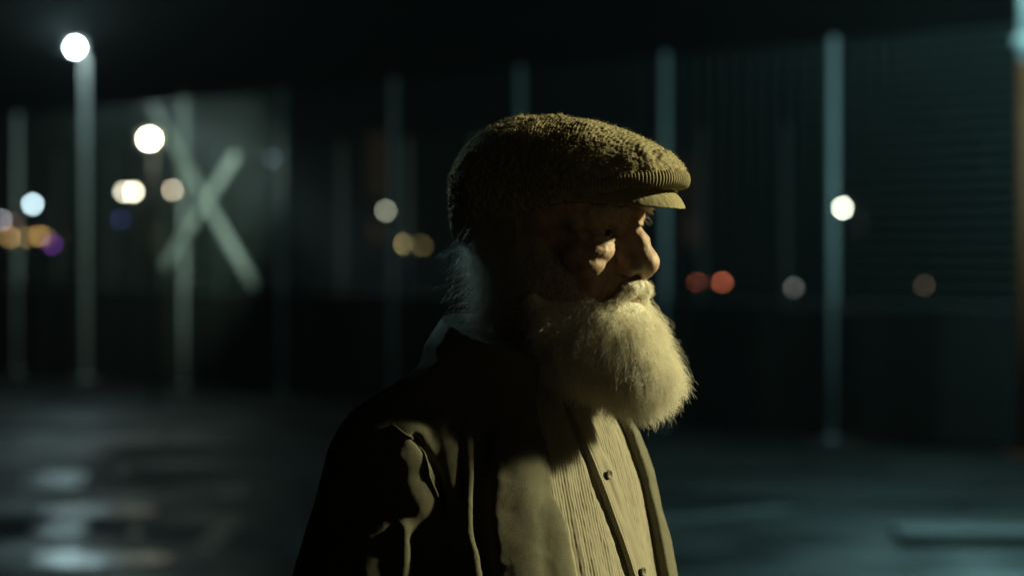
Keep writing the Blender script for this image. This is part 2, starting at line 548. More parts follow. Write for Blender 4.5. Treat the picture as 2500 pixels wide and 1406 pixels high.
# soft sag and folds, then the knotted knit
sag = 2.2 * vnoise(X / 38, Y / 30, zz / 38, 2) + 1.2 * vnoise(X / 17, Y / 14, zz / 17, 4)
fr = np.exp(-(((X - 42) / 20) ** 2 + ((Y + 18) / 22) ** 2))
sag = sag - 3.0 * fr * np.sin((X * 0.5 + Y * 0.9) / 3.6) * 0.5
du = np.roll(Pc, -1, 1) - np.roll(Pc, 1, 1)
dv = np.gradient(Pc, axis=0)
Nn = unit(np.cross(dv, du)); 
Nn = np.where((Nn[..., 2:3] < 0) & (rho[..., None] < 0.9), -Nn, Nn)
Nn[0] = (0, 0, 1)
rows = np.sin(2 * np.pi * (X * 0.86 + zz * 0.5 + 1.3 * vnoise(X / 14, Y / 14, zz / 14, 8)) / 2.9)
n1 = vnoise(X / 2.2, Y / 2.2, zz / 2.2, 21); n2 = vnoise(X / 4.4, Y / 4.4, zz / 4.4, 22)
nub = np.maximum(vnoise(X / 3.0, Y / 3.0, zz / 3.0, 33) - 0.35, 0)
top = np.clip((zz - 95) / 25, 0, 1) * np.clip((X + 60) / -40, 0, 1)
knit = 0.45 * rows + 0.75 * n1 + 0.8 * n2 + (2.2 + 3.0 * top) * nub
Pc = Pc + Nn * (sag + knit * np.clip(rho * 6, 0, 1))[..., None]
Vc = Pc.reshape(-1, 3)
nr = len(rho)
ii, jj = np.meshgrid(np.arange(nr - 1), np.arange(NP), indexing='ij')
Fc = np.stack([ii * NP + jj, (ii + 1) * NP + jj, (ii + 1) * NP + (jj + 1) % NP, ii * NP + (jj + 1) % NP], -1).reshape(-1, 4)

cap_m = principled('brown_boucle_knit', (0.27, 0.24, 0.14), rough=0.95, spec=0.12, var=0.35, scale=260, bump=0.5, bump_scale=900)
rib_m = principled('brown_rib_knit', (0.235, 0.205, 0.12), rough=0.95, spec=0.12, var=0.25, scale=200, bump=0.4, bump_scale=900)
cap = part('cap', cw(Vc), Fc, cap_m)
tag(cap, 'brown boucle knit flat cap with ribbed front edge')

def sweep(C, U, W, r1, r2, n):
    """tube along centres C with section axes U, W and radii r1, r2 (K arrays or KxN)"""
    K = len(C); th = np.linspace(0, 2 * np.pi, n, endpoint=False)
    V = C[:, None] + U[:, None] * (np.cos(th)[None, :, None] * r1[..., None]) + W[:, None] * (np.sin(th)[None, :, None] * r2[..., None])
    a, b = np.meshgrid(np.arange(K - 1), np.arange(n), indexing='ij')
    F = np.stack([a * n + b, a * n + (b + 1) % n, (a + 1) * n + (b + 1) % n, (a + 1) * n + b], -1).reshape(-1, 4)
    return V.reshape(-1, 3), F

pb = np.linspace(R(-118), R(118), 1400)
Rb = cap_R(pb); fro = np.clip((Rb * np.cos(pb) + 20) / 192, 0, 1)
Cb = np.stack([AX + (Rb - 4.0) * np.cos(pb), (Rb - 4.0) * np.sin(pb), cap_eq(pb) - 6.0 + 4.0 * fro ** 1.5], -1)
Tb = unit(np.gradient(Cb, axis=0)); Wb = np.tile(np.array([0, 0, 1.0]), (len(pb), 1)); Ub = unit(np.cross(Tb, Wb))
sl = np.concatenate([[0], np.cumsum(np.linalg.norm(np.diff(Cb, axis=0), axis=1))])
ribs = 0.55 * np.cos(2 * np.pi * (sl + 0.5 * vnoise(sl / 9, sl * 0, sl * 0, 5)) / 3.5)
ends = np.clip(np.minimum(sl, sl[-1] - sl) / 12, 0.05, 1)
Vr, Fr = sweep(Cb, Ub, Wb, ((4.2 + 2.0 * fro + ribs) * ends)[:, None] * np.ones(28), ((2.2 + 7.2 * fro ** 2.2 + ribs) * ends)[:, None] * np.ones(28), 28)
part('rib_band', cw(Vr), Fr, rib_m, cap)

# peak
PB, PR = 260, 90
pp = np.linspace(R(-78), R(78), PB)
over = 55 * np.cos(pp * 90 / 79) ** 0.85
V = []; 
sec = []
for k in range(PR):            # closed section: top side out, rounded edge, under side back
    t = k / PR * 2 * np.pi
    sec.append((0.5 - 0.5 * np.cos(t), np.sin(t)))
for f_, s_ in sec:
    ed = np.clip(np.sqrt(np.maximum(1 - (2 * abs(f_ - 0.5)) ** 8, 0)), 0.0, 1)
    xx = AX + 118 * np.cos(pp) + over * f_
    yy = 80 * np.sin(pp) * (1 + 0.02 * f_)
    z_ = 49 - 15 * np.sin(pp) ** 2 - 27 * f_ ** 2.0 * np.cos(pp) ** 2 + 5.4 * np.sign(s_) * ed * abs(np.sin(np.arccos(np.clip(1 - 2 * f_, -1, 1)))) ** 0.35
    V.append(np.stack([xx, yy, z_ + 0.7 * vnoise(xx / 2.6, yy / 2.6, z_ / 3, 9) + 0.5 * vnoise(xx / 5, yy / 5, z_ / 5, 10)], -1))
V = np.array(V)
a, b = np.meshgrid(np.arange(PR), np.arange(PB - 1), indexing='ij')
Fp = np.stack([a * PB + b, a * PB + b + 1, ((a + 1) % PR) * PB + b + 1, ((a + 1) % PR) * PB + b], -1).reshape(-1, 4)
part('peak', cw(V.reshape(-1, 3)), Fp, cap_m, cap)

# ---- strands
def strands(root, nrm, flow, length, K=10, curl=1.2, wave=9.0, stiff=0.5, rng=RNG, droop=0.0):
    """grow curly strands; root,nrm,flow (N,3) mm, length (N,)"""
    N = len(root)
    e1 = unit(np.cross(nrm, rng.normal(size=(N, 3)))); 
    phs = rng.uniform(0, 2 * np.pi, N); om = 2 * np.pi / (wave * rng.uniform(0.6, 1.7, N))
    amp = curl * rng.uniform(0.15, 1.0, N)
    P = [root]; p = root.copy()
    step = length / (K - 1)
    s = np.zeros(N)
    for k in range(1, K):
        t = k / (K - 1)
        base = unit(nrm * (1 - t) ** 1.5 * stiff + flow * (0.35 + t * 0.9) + np.array([0, 0, -droop * t]))
        e2 = np.cross(base, e1)
        s = s + step
        wob = e1 * np.cos(om * s + phs)[:, None] + e2 * np.sin(om * s + phs)[:, None]
        d = unit(base + wob * amp[:, None])
        p = p + d * step[:, None]
        P.append(p)
    return np.stack(P, 1)

def sample(V, F, n, rng=RNG):
    a, b, c, d = V[F[:, 0]], V[F[:, 1]], V[F[:, 2]], V[F[:, 3]]
    ar = np.linalg.norm(np.cross(c - a, d - b), axis=1)
    f = rng.choice(len(F), n, p=ar / ar.sum())
    u, v = rng.uniform(size=(2, n, 1))
    return (a[f] * (1 - u) + b[f] * u) * (1 - v) + (d[f] * (1 - u) + c[f] * u) * v

def hair_material(name, color, rough=0.45, trans=0.25, var=0.25):
    m, nt, b = new_mat(name)
    hi = nt.nodes.new('ShaderNodeHairInfo')
    mx = nt.nodes.new('ShaderNodeMix'); mx.data_type = 'RGBA'
    c = Vector(color)
    mx.inputs[6].default_value = (*(c * (1 - var)), 1); mx.inputs[7].default_value = (*(c * (1 + var)), 1)
    nt.links.new(hi.outputs['Random'], mx.inputs[0]); nt.links.new(mx.outputs[2], b.inputs['Base Color'])
    b.inputs['Roughness'].default_value = rough
    b.inputs['Specular IOR Level'].default_value = 0.45
    tr = nt.nodes.new('ShaderNodeBsdfTranslucent'); nt.links.new(mx.outputs[2], tr.inputs['Color'])
    ms = nt.nodes.new('ShaderNodeMixShader'); ms.inputs[0].default_value = trans
    nt.links.new(b.outputs[0], ms.inputs[1]); nt.links.new(tr.outputs[0], ms.inputs[2])
    nt.links.new(ms.outputs[0], nt.nodes['Material Output'].inputs['Surface'])
    return m
white_hair = hair_material('white_beard_hair', (0.84, 0.81, 0.69), trans=0.25, var=0.15)
grey_hair = hair_material('grey_hair', (0.36, 0.35, 0.31), var=0.5)
fuzz_m = hair_material('wool_fuzz', (0.30, 0.25, 0.15), rough=0.9, trans=0.3)

# wool fuzz on the cap
Nf = 16000
ridx = RNG.integers(8, NT + 20, Nf); cidx = RNG.integers(0, NP, Nf)
keep = RNG.uniform(size=Nf) < np.clip(rho[ridx, cidx] * 1.2, 0.1, 1)
ridx, cidx = ridx[keep], cidx[keep]
fl = unit(RNG.normal(size=(len(ridx), 3)))
S = strands(Pc[ridx, cidx], Nn[ridx, cidx], fl, RNG.uniform(1.6, 5.5, len(ridx)), K=6, curl=1.6, wave=3.0, stiff=1.0)
tag(hair_obj('wool_fuzz', cw(S), np.full(6, 0.00009), fuzz_m, cap, BASE), kind='stuff')

# ---- beard (cap frame)
def beard_f(P):
    M = mir(P)
    x, y, z = P
    d = ell(P, (1, 0, -122), (34, 42, 50))
    d = smin(d, ell(P, (24, 0, -149), (28, 36, 27)), 18)
    d = smin(d, ell(P, (0, 0, -154), (34, 40, 25)), 20)
    d = smin(d, ell(M, (-34, 38, -110), (40, 22, 40)), 22)
    d = smin(d, ell(M, (-40, 34, -138), (40, 26, 26)), 20)
    d = smin(d, cone(M, (-74, 60, -72), (-60, 55, -92), 8, 13), 22)
    mo = cone(M, (18, 4, -57), (14, 14, -61), 6.5, 6.8)
    mo = smin(mo, cone(M, (14, 14, -61), (0, 30, -80), 6.8, 6.5), 5)
    d = np.minimum(d, mo)
    d = smax(d, -cone(M, (36, 0, -74), (10, 23, -78), 4.2, 3.6), 2.5)       # mouth
    low = np.clip((-84 - z) / 12, 0.12, 1)
    return d + low * 2.6 * vnoise(x / 15, y / 15, z / 20, 43) + low * 1.3 * vnoise(x / 8, y / 8, z / 12, 41) + 0.6 * vnoise(x / 3.5, y / 3.5, z / 5, 42)
Vbe, Fbe = surface(beard_f, (-110, -95, -215), (85, 95, -20), 1.6)
beard_core = principled('beard_wool', (0.66, 0.63, 0.52), rough=0.9, spec=0.2, var=0.2, scale=180, bump=0.9, bump_scale=420)
beard = part('beard', cw(Vbe), Fbe, beard_core)
tag(beard, 'bushy curly white beard and moustache')

Nb = 30000
Pr = sample(Vbe, Fbe, int(Nb * 1.15))
lipz = -73.5 - 0.16 * np.abs(Pr[:, 1])
Pr = Pr[~((np.abs(Pr[:, 2] - lipz) < 2.6) & (np.abs(Pr[:, 1]) < 26) & (Pr[:, 0] > 4))][:Nb]
lipd = np.where((np.abs(Pr[:, 1]) < 26) & (Pr[:, 0] > 0), Pr[:, 2] + 73.5 + 0.16 * np.abs(Pr[:, 1]), 99.0)
Nb = len(Pr)
Nr = grad(beard_f, Pr, 1.5)
axis = np.array([8.0, 0.0, 0.0])
outw = Pr - np.array([-10, 0, -90]); outw[:, 2] *= 0.35; outw = unit(outw)
front = np.clip((Pr[:, 0] + 20) / 50, 0, 1)[:, None]
lock = np.stack([vnoise(Pr[:, 0] / 8, Pr[:, 1] / 8, Pr[:, 2] / 11, q_) for q_ in (101, 102, 103)], 1)
flow = unit(np.array([0.12, 0, -1.0]) + outw * 0.55 + RNG.normal(size=(Nb, 3)) * 0.28 + lock * (1.25 - 0.55 * front))
mous = Pr[:, 2] > -72
L = RNG.uniform(11, 27, Nb) * np.where(mous, 0.36, 1.0) * np.where(lipd < 0, np.clip(-lipd / 20, 0.5, 1), np.clip((lipd + 3) / 18, 0.45, 1)) * np.where((Pr[:, 0] < -5) & (Pr[:, 2] > -95), 0.7, 1) * np.where(Pr[:, 2] < -140, 1.05, 1)
side = (Pr[:, 0] < 5)
cl_ = np.where(side, 1.9, 1.0)
S1 = strands(Pr[side] - Nr[side] * 1.5, Nr[side], flow[side], L[side], K=14, curl=2.6, wave=12, stiff=0.8)
S2 = strands(Pr[~side] - Nr[~side] * 1.5, Nr[~side], flow[~side], L[~side], K=14, curl=1.2, wave=18, stiff=0.6)
S = np.concatenate([S1, S2])
def clump(S, n, size, pull, rng=RNG):
    # locks: strands lean towards a leader that roots nearby
    lead = rng.integers(0, len(S), n)
    cell = {}
    key = lambda p: tuple((p // size).astype(int))
    for i in lead: cell.setdefault(key(S[i, 0]), i)
    t = np.linspace(0, 1, S.shape[1])[:, None] ** 0.8
    who = np.array([cell.get(key(r_), -1) for r_ in S[:, 0]])
    m = who >= 0
    w_ = rng.uniform(0.2, 1.0, m.sum())[:, None, None] * pull
    tgt = S[who[m]] + (S[m][:, :1] - S[who[m]][:, :1]) * (1 - 0.75 * t)
    S[m] = S[m] * (1 - w_ * t) + tgt * (w_ * t)
    return S
S = clump(S, 7000, 5.0, 0.6)
rad = np.linspace(0.00010, 0.00006, 14)
tag(hair_obj('beard_hair', cw(S), rad, white_hair, beard, BASE), kind='stuff')
# long stray hairs
ns = 2600
k = RNG.integers(0, Nb, ns)
S = strands(Pr[k], Nr[k], unit(flow[k] + Nr[k] * 0.35 + np.array([0, 0, -0.5])), RNG.uniform(14, 32, ns) * np.where(mous[k], 0.35, 1), K=16, curl=1.5, wave=20, stiff=0.75, droop=0.5)
tag(hair_obj('stray_hair', cw(S), np.linspace(0.00009, 0.00005, 16), white_hair, beard, BASE), kind='stuff')

kf = np.argwhere((Pr[:, 0] > 14) & (Pr[:, 2] < -84))[:, 0]
k = RNG.choice(kf, 1100)
S = strands(Pr[k], Nr[k], unit(flow[k] * 0.8 + Nr[k] * 0.5 + np.array([0, 0, -0.3])), RNG.uniform(15, 34, 1100), K=18, curl=1.3, wave=24, stiff=0.8, droop=0.4)
tag(hair_obj('front_curls', cw(S), np.linspace(0.00009, 0.00006, 18), white_hair, beard, BASE), kind='stuff')

# sideburns and thin cheek hair grow straight from the skin
q = np.argwhere((Vh[:, 0] > -92) & (Vh[:, 0] < -34 + (Vh[:, 2] + 40) * -0.9) & (Vh[:, 2] < -6) & (Vh[:, 2] > -100) & (np.abs(Vh[:, 1]) > 40) & (np.abs(Vh[:, 1]) < 74))[:, 0]
q = RNG.choice(q, 3600)
Nq = grad(head_f, Vh[q], 1.5)
S = strands(Vh[q], Nq, unit(np.array([0.1, 0, -1.0]) + Nq * 0.3 + RNG.normal(size=Nq.shape) * 0.5), RNG.uniform(8, 22, len(q)), K=12, curl=1.6, wave=13, stiff=0.7)
tag(hair_obj('sideburn', hw(S), np.linspace(0.00010, 0.00006, 12), white_hair, person, BASE), kind='stuff')

q = np.argwhere((np.abs(Vh[:, 1]) > 68) & (Vh[:, 0] < -66) & (Vh[:, 0] > -118) & (Vh[:, 2] > -30) & (Vh[:, 2] < 22))[:, 0]
q = RNG.choice(q, 2400)
Nq = grad(head_f, Vh[q], 1.5)
S = strands(Vh[q], Nq, unit(np.array([-0.5, 0, -0.9]) + Nq * 0.15 + RNG.normal(size=Nq.shape) * 0.3), RNG.uniform(22, 55, len(q)), K=16, curl=1.0, wave=30, stiff=0.4)
tag(hair_obj('side_hair', hw(S), np.linspace(0.00010, 0.00006, 16), grey_hair, person, BASE), kind='stuff')

# ---- hair below the cap, eyebrows, lashes
Hs = Vh; g = (Hs[:, 0] < -62) & (Hs[:, 2] < 26 + (Hs[:, 0] + 20) * 0.245) & (Hs[:, 2] > np.where(Hs[:, 0] < -105, -100, -74)) & ((np.abs(Hs[:, 1]) < 76))
ix = np.argwhere(g)[:, 0]
back = ix[Hs[ix, 0] < -120]
pick = np.concatenate([RNG.choice(ix, 3500), RNG.choice(back, 4200)])
Pr2 = Hs[pick] + RNG.normal(size=(len(pick), 3)) * 0.6
Nr2 = grad(head_f, Pr2, 1.5)
fl = unit(np.array([-0.45, 0, -1.0]) + Nr2 * 0.35 + RNG.normal(size=Nr2.shape) * 0.35)
S = strands(Pr2, Nr2, fl, RNG.uniform(22, 62, len(pick)), K=18, curl=1.9, wave=24, stiff=0.5)
loops = RNG.choice(back[Hs[back, 2] < 0], 460)
Sl = strands(Hs[loops], grad(head_f, Hs[loops], 1.5), unit(np.array([-0.5, 0, -0.8]) + RNG.normal(size=(460, 3)) * 0.4), RNG.uniform(35, 95, 460), K=18, curl=1.5, wave=48, stiff=0.8)
S = np.concatenate([S, Sl])
hr = np.linspace(0.00009, 0.00005, 18)[None] * np.where(np.arange(len(S)) < len(S) - 460, 1.0, 1.5)[:, None]
hair = hair_obj('hair', hw(S), hr, grey_hair, person, BASE)
tag(hair, 'wispy grey curls at the nape', kind='stuff')
for s in (-1, 1):
    n = 420
    t = RNG.uniform(0, 1, n)
    c0 = np.stack([2 - 15 * t, s * (10 + 40 * t), 19 + 6 * np.sin(t * 2.6) + RNG.normal(size=n) * 2.2], 1)
    for _ in range(4):
        dd = head_f((c0[:, 0], c0[:, 1], c0[:, 2])); c0 = c0 - grad(head_f, c0) * dd[:, None] * 0.9
    nn = grad(head_f, c0)
    fl = unit(np.stack([0.45 - 0.2 * t, s * (0.2 + 0.7 * t), -0.15 + 0.2 * RNG.normal(size=n)], 1) + RNG.normal(size=(n, 3)) * 0.25)
    S = strands(c0, nn, fl, RNG.uniform(6, 15, n), K=9, curl=0.6, wave=16, stiff=0.8, droop=0.5)
    tag(hair_obj('eyebrow', hw(S), np.linspace(0.00012, 0.00005, 9), white_hair, person, BASE), kind='stuff')

# ---- clothes (torso frame, millimetres)
def to_t(p):
    return tl(np.array(p))
SHOJ, ELBJ, WRIJ = (-54, 170, -100), (-80, 252, -345), (10, 240, -560)
def jacket_base(P):
    M = mir(P)
    d = smax(trunk_f(P, 15), P[2] - 6, 12)
    d = smin(d, poly(M, (SHOJ, ELBJ, WRIJ), (68, 70, 48)), 18)
    d = smin(d, cone(M, (-34, 45, -6), (-54, 138, -72), 42, 58), 30)
    d = smin(d, ell(P, (-70, 0, -90), (70, 120, 90)), 40)
    # standing collar
    z = P[2]
    rc = np.interp(z, [-40, 0, 25, 58], [108, 101, 95, 72])
    ro = np.sqrt((P[0] + 12) ** 2 + (P[1] * 0.95) ** 2)
    colr = np.maximum(np.maximum(ro - rc, z - (56 - 0.30 * (P[0] + 80))), -40 - z)
    d = smin(d, colr, 10)
    return smax(d, -(z + 640), 4)

def march(f, x, y):
    """first hit, in the torso frame, of the sight line through photograph pixel (x, y)"""
    o = to_t((0, 0, EYE_H)); e = to_t(px(x, y, SUBJ))
    d = (e - o) / np.linalg.norm(e - o)
    t = np.linalg.norm(e - o) - 420.0
    for _ in range(90):
        p = o + d * t
        s_ = float(f((np.array([p[0]]), np.array([p[1]]), np.array([p[2]])))[0])
        t += s_ * 0.7
        if s_ < 0.15: break
    return p

FOLDS = [  # rounded folds: radius, height above the cloth (mm), course
    (30, 9, 6, [(1022, 1075), (1050, 1140), (1068, 1220), (1078, 1290), (1074, 1350)]),
    (20, 13, 4, [(1082, 1048), (1094, 1110), (1100, 1180), (1106, 1250), (1110, 1300)]),
    (8, 13, 3, [(1128, 1046), (1142, 1090), (1147, 1160), (1144, 1230), (1146, 1290), (1156, 1350), (1168, 1430)]),
    (40, 8, 10, [(1262, 1120), (1228, 1190), (1208, 1250), (1216, 1320), (1226, 1440)]),
    (26, 8, 12, [(1278, 1130), (1282, 1220), (1290, 1310), (1296, 1440)]),
    (22, 8, 10, [(1350, 1260), (1362, 1340), (1372, 1440)]),
    (8, 7, 5, [(984, 1292), (988, 1330), (984, 1380), (978, 1440)]),
    (30, 7, 10, [(1020, 1220), (1036, 1290), (1046, 1350), (1046, 1440)]),
    (16, 5, 10, [(985, 1120), (1005, 1180), (1040, 1240)]),
]
GROOVES = [
    (9, 7, [(1012, 1075), (1050, 1130), (1078, 1200), (1090, 1290), (1096, 1430)]),
    (9, 6, [(1118, 1060), (1127, 1130), (1129, 1200), (1128, 1300)]),
    (9, 9, [(1176, 1060), (1172, 1160), (1168, 1250), (1176, 1320), (1190, 1440)]),
    (5, 8, [(1006, 1320), (1014, 1370), (1016, 1440)]),
]
FOLD3 = []
for r_, up_, k_, pts in FOLDS:
    q = np.array([march(jacket_base, *p) for p in pts])
    FOLD3.append((r_, up_, k_, q - grad(jacket_base, q, 2.0) * (r_ - up_)))
GROOVE3 = [(d_, w_, np.array([march(jacket_base, *p) for p in pts])) for d_, w_, pts in GROOVES]
SEAM = np.array([march(jacket_base, *p) for p in [(958, 1038), (1000, 1080), (1032, 1140), (1052, 1210), (1066, 1290), (1070, 1350), (1066, 1430)]])

def seg_dist(P, pts):
    best = np.full(P[0].shape, 1e9)
    n = len(pts) - 1
    for i in range(n):
        a, b = pts[i], pts[i + 1]
        v = b - a
        qx, qy, qz = P[0] - a[0], P[1] - a[1], P[2] - a[2]
        t = (qx * v[0] + qy * v[1] + qz * v[2]) / (v @ v)
        t = np.clip(t, 0, 1)
        best = np.minimum(best, (qx - t * v[0]) ** 2 + (qy - t * v[1]) ** 2 + (qz - t * v[2]) ** 2)
    return np.sqrt(best)

def jacket_f(P):
    d = jacket_base(P)
    x, y, z = P
    for r_, up_, k_, pts in FOLD3:
        lo = pts.min(0) - r_ - 26; hi = pts.max(0) + r_ + 26
        m = (x > lo[0]) & (x < hi[0]) & (y > lo[1]) & (y < hi[1]) & (z > lo[2]) & (z < hi[2])
        if m.any():
            d[m] = smin(d[m], seg_dist((x[m], y[m], z[m]), pts) - r_, k_)
    for h_, w_, pts in GROOVE3:
        lo = pts.min(0) - 3.2 * w_; hi = pts.max(0) + 3.2 * w_
        m = (x > lo[0]) & (x < hi[0]) & (y > lo[1]) & (y < hi[1]) & (z > lo[2]) & (z < hi[2])
        if m.any():
            q = seg_dist((x[m], y[m], z[m]), pts)
            d[m] += h_ * np.exp(-(q / w_) ** 2)
    d = d + 1.6 * vnoise(x / 46, y / 46, z / 70, 51) + 0.7 * vnoise(x / 19, y / 19, z / 26, 52)
    cr = 1 - np.abs(vnoise((x + 0.5 * z) / 34, y / 34, (z - 0.4 * x) / 60, 53))
    d = d - 0.6 * np.clip(cr, 0, 1) ** 6
    cr2 = 1 - np.abs(vnoise((x - 0.6 * z) / 17, y / 17, (z + 0.3 * y) / 34, 54))
    d = d - 0.35 * np.clip(cr2, 0, 1) ** 6
    d = d + 0.12 * vnoise(x / 4, y / 4, z / 5, 55)
    # open front, wider on the near side
    wn_ = np.interp(z, [-640, -213, -120, -60, 0, 60], [96, 100, 104, 92, 70, 52])
    wf_ = np.interp(z, [-640, -213, -120, -60, 0, 60], [70, 72, 72, 62, 50, 40])
    half = np.where(y < 0, -y - wn_, y - wf_)
    d = smax(d, -np.maximum(half, 18 - x), 5)
    return d

jacket_m = principled('olive_drab_cotton', (0.125, 0.120, 0.082), rough=0.85, spec=0.2, var=0.22, scale=55, bump=0.5, bump_scale=1500)
Vj, Fj = surface(jacket_f, (-220, -340, -650), (190, 340, 95), 2.6)
jacket = part('jacket', tw(Vj), Fj, jacket_m)
tag(jacket, 'worn olive cotton jacket hanging open')
# piping along the armhole seam, lying on the cloth
seam = SEAM
tt = np.linspace(0, len(seam) - 1, 60)
sc_ = np.stack([np.interp(tt, np.arange(len(seam)), seam[:, i]) for i in range(3)], 1)
for _ in range(8):
    sc_ = sc_ - grad(jacket_f, sc_, 1.5) * (jacket_f((sc_[:, 0], sc_[:, 1], sc_[:, 2])) - 0.6)[:, None] * 0.7
Ts = unit(np.gradient(sc_, axis=0)); Ns = grad(jacket_f, sc_, 1.5); Us = unit(np.cross(Ts, Ns))
Vs, Fs = sweep(sc_, Us, Ns, np.full((60, 8), 1.5), np.full((60, 8), 1.3), 8)
part('armhole_seam', tw(Vs), Fs, jacket_m, jacket)

# shirt: crinkled ribbed cotton as a fine grid over the chest
def grid_faces(n, m):
    a, b = np.meshgrid(np.arange(n - 1), np.arange(m - 1), indexing='ij')
    return np.stack([a * m + b, a * m + b + 1, (a + 1) * m + b + 1, (a + 1) * m + b], -1).reshape(-1, 4)
def edge_alpha(z):
    return np.interp(z, [-640, -330, -213, -160, -92, -29, 20], np.radians([2, 1.5, -1, -5, -11, -20, -24]))
def shirt_point(al, z, h):
    a = np.interp(z, ZS, AS) + 3; b = np.interp(z, ZS, BS) + 3; xo = np.interp(z, ZS, XS)
    nx = np.cos(al) / a; ny = np.sin(al) / b; nl = np.sqrt(nx * nx + ny * ny)
    return np.stack([xo + a * np.cos(al) + nx / nl * h, b * np.sin(al) + ny / nl * h, z], -1)
def rib_height(al, z):
    s_ = al * 150.0
    wob = 1.2 * vnoise(s_ / 18, z / 70, z * 0, 61) + 0.25 * vnoise(s_ / 5, z / 14, z * 0, 66)
    amp = 0.21 + 0.16 * vnoise(s_ / 11, z / 45, z * 0, 62)
    h = amp * np.cos(2 * np.pi * (s_ + wob) / 3.5)
    h += 1.3 * vnoise(s_ / 7.0, z / 110, z * 0, 63) + 2.6 * vnoise(s_ / 24, z / 130, z * 0, 64) + 0.3 * vnoise(s_ / 2, z / 5, z * 0, 65) + 0.35 * vnoise(s_ / 9, z / 8, z * 0, 67)
    return h
sz = np.linspace(-640, 24, 300)
sa = np.linspace(R(-48), R(48), 560)
Zg, Ag = np.meshgrid(sz, sa, indexing='ij')
ea = edge_alpha(Zg)
dist = (Ag - ea) * 130.0
H = rib_height(Ag, Zg)
H = H - 2.5 * np.exp(-((dist + 3.0) / 3.5) ** 2)
shirt_m = principled('ribbed_cotton', (0.27, 0.25, 0.185), rough=0.9, spec=0.15, var=0.10, scale=60, bump=0.25, bump_scale=1500)
shirt = part('shirt', tw(shirt_point(Ag, Zg, H).reshape(-1, 3)), grid_faces(300, 560), shirt_m)
tag(shirt, 'pale collarless crinkled shirt with fine ribs')
# placket: a raised strip with turned edges
pt = np.linspace(0, 1, 60)
Zp, Tp = np.meshgrid(np.linspace(-640, 10, 260), pt, indexing='ij')
Ap = edge_alpha(Zp) + Tp * 27.0 / 130.0
hp = 4.4 + 0.9 * vnoise(Tp * 3, Zp / 16, Zp * 0, 71) + 0.5 * vnoise(Tp * 9, Zp / 60, Zp * 0, 72)
hp = hp - 6.0 * np.exp(-(Tp / 0.035) ** 2) - 4.0 * np.exp(-((1 - Tp) / 0.04) ** 2) - 0.8 * np.exp(-((Tp - 0.16) / 0.02) ** 2)
part('placket', tw(shirt_point(Ap, Zp, hp).reshape(-1, 3)), grid_faces(260, 60), shirt_m, shirt)
btn_m = principled('horn_button', (0.10, 0.085, 0.055), rough=0.6, var=0.3, scale=200)
for k, z in enumerate((-106.0, -207.0, -308.0, -409.0)):
    al = float(edge_alpha(np.array(z))) + 12.5 / 130
    c = shirt_point(np.array(al), np.array(z), np.array(7.2)); nrm = np.array([math.cos(al) / 110, math.sin(al) / 170, 0.0]); nrm /= np.linalg.norm(nrm)
    u = np.array([-nrm[1], nrm[0], 0]); w = np.array([0, 0, 1.0])
    V = []; F = []
    prof = [(0, -0.3), (3.0, -0.4), (3.6, 0.3), (4.5, 0.3), (4.9, -0.3), (4.7, -1.6), (0, -1.8)]
    n = 20
    for r_, h_ in prof:
        for i in range(n):
            t = 2 * math.pi * i / n
            V.append(c + u * r_ * math.cos(t) + w * r_ * math.sin(t) + nrm * h_)
    for q in range(len(prof) - 1):
        for i in range(n):
            F.append((q * n + i, q * n + (i + 1) % n, (q + 1) * n + (i + 1) % n, (q + 1) * n + i))
    part('button', tw(np.array(V)), F, btn_m, shirt)
# breast pocket welt on his left side
Zw, Tw = np.meshgrid(np.linspace(-232, -150, 40), np.linspace(0, 1, 30), indexing='ij')
Aw = R(25) + Tw * 0.20 + (Zw + 150) * 0.0004
hw_ = 4.5 - 6 * np.exp(-(Tw / 0.03) ** 2) - 6 * np.exp(-((Zw + 150) / 2.0) ** 2) + 0.5 * vnoise(Tw * 6, Zw / 14, Zw * 0, 81)
part('pocket', tw(shirt_point(Aw, Zw, hw_).reshape(-1, 3)), grid_faces(40, 30), shirt_m, shirt)

# trousers and shoes
def trousers_f(P):
    M = mir(P)
    d = trunk_f(P, 4)
    d = np.maximum(d, P[2] + 560); d = smax(d, -(P[2] + 720), 10)
    d = smin(d, poly(M, (HIP, KNE, (ANK[0], ANK[1], ANK[2] - 40)), (92, 70, 66)), 24)
    d = smax(d, -(P[2] - (GROUND_Z + 42)), 4)
    return d + 3 * vnoise(P[0] / 40, P[1] / 40, P[2] / 60, 91)
trouser_m = principled('dark_wool', (0.035, 0.035, 0.036), rough=0.9, spec=0.2)
Vt, Ft = surface(trousers_f, (-170, -250, GROUND_Z + 20), (170, 250, -550), 7.0)
part('trousers', tw(Vt), Ft, trouser_m)
shoe_m = principled('black_leather', (0.02, 0.018, 0.016), rough=0.4)
for s in (-1, 1):
    g = GROUND_Z
    def shoe_f(P, s=s, g=g):
        d = cone(P, (-40, 104 * s, g + 36), (120, 112 * s, g + 28), 36, 30)
        d = smin(d, cone(P, (-18, 104 * s, g + 60), (-14, 104 * s, g + 120), 42, 44), 25)
        return smax(d, (g + 1) - P[2], 4)
    Vq, Fq = surface(shoe_f, (-90, 104 * s - 70, g - 8), (170, 104 * s + 70, g + 178), 5.0)
    part('shoe', tw(Vq), Fq, shoe_m)

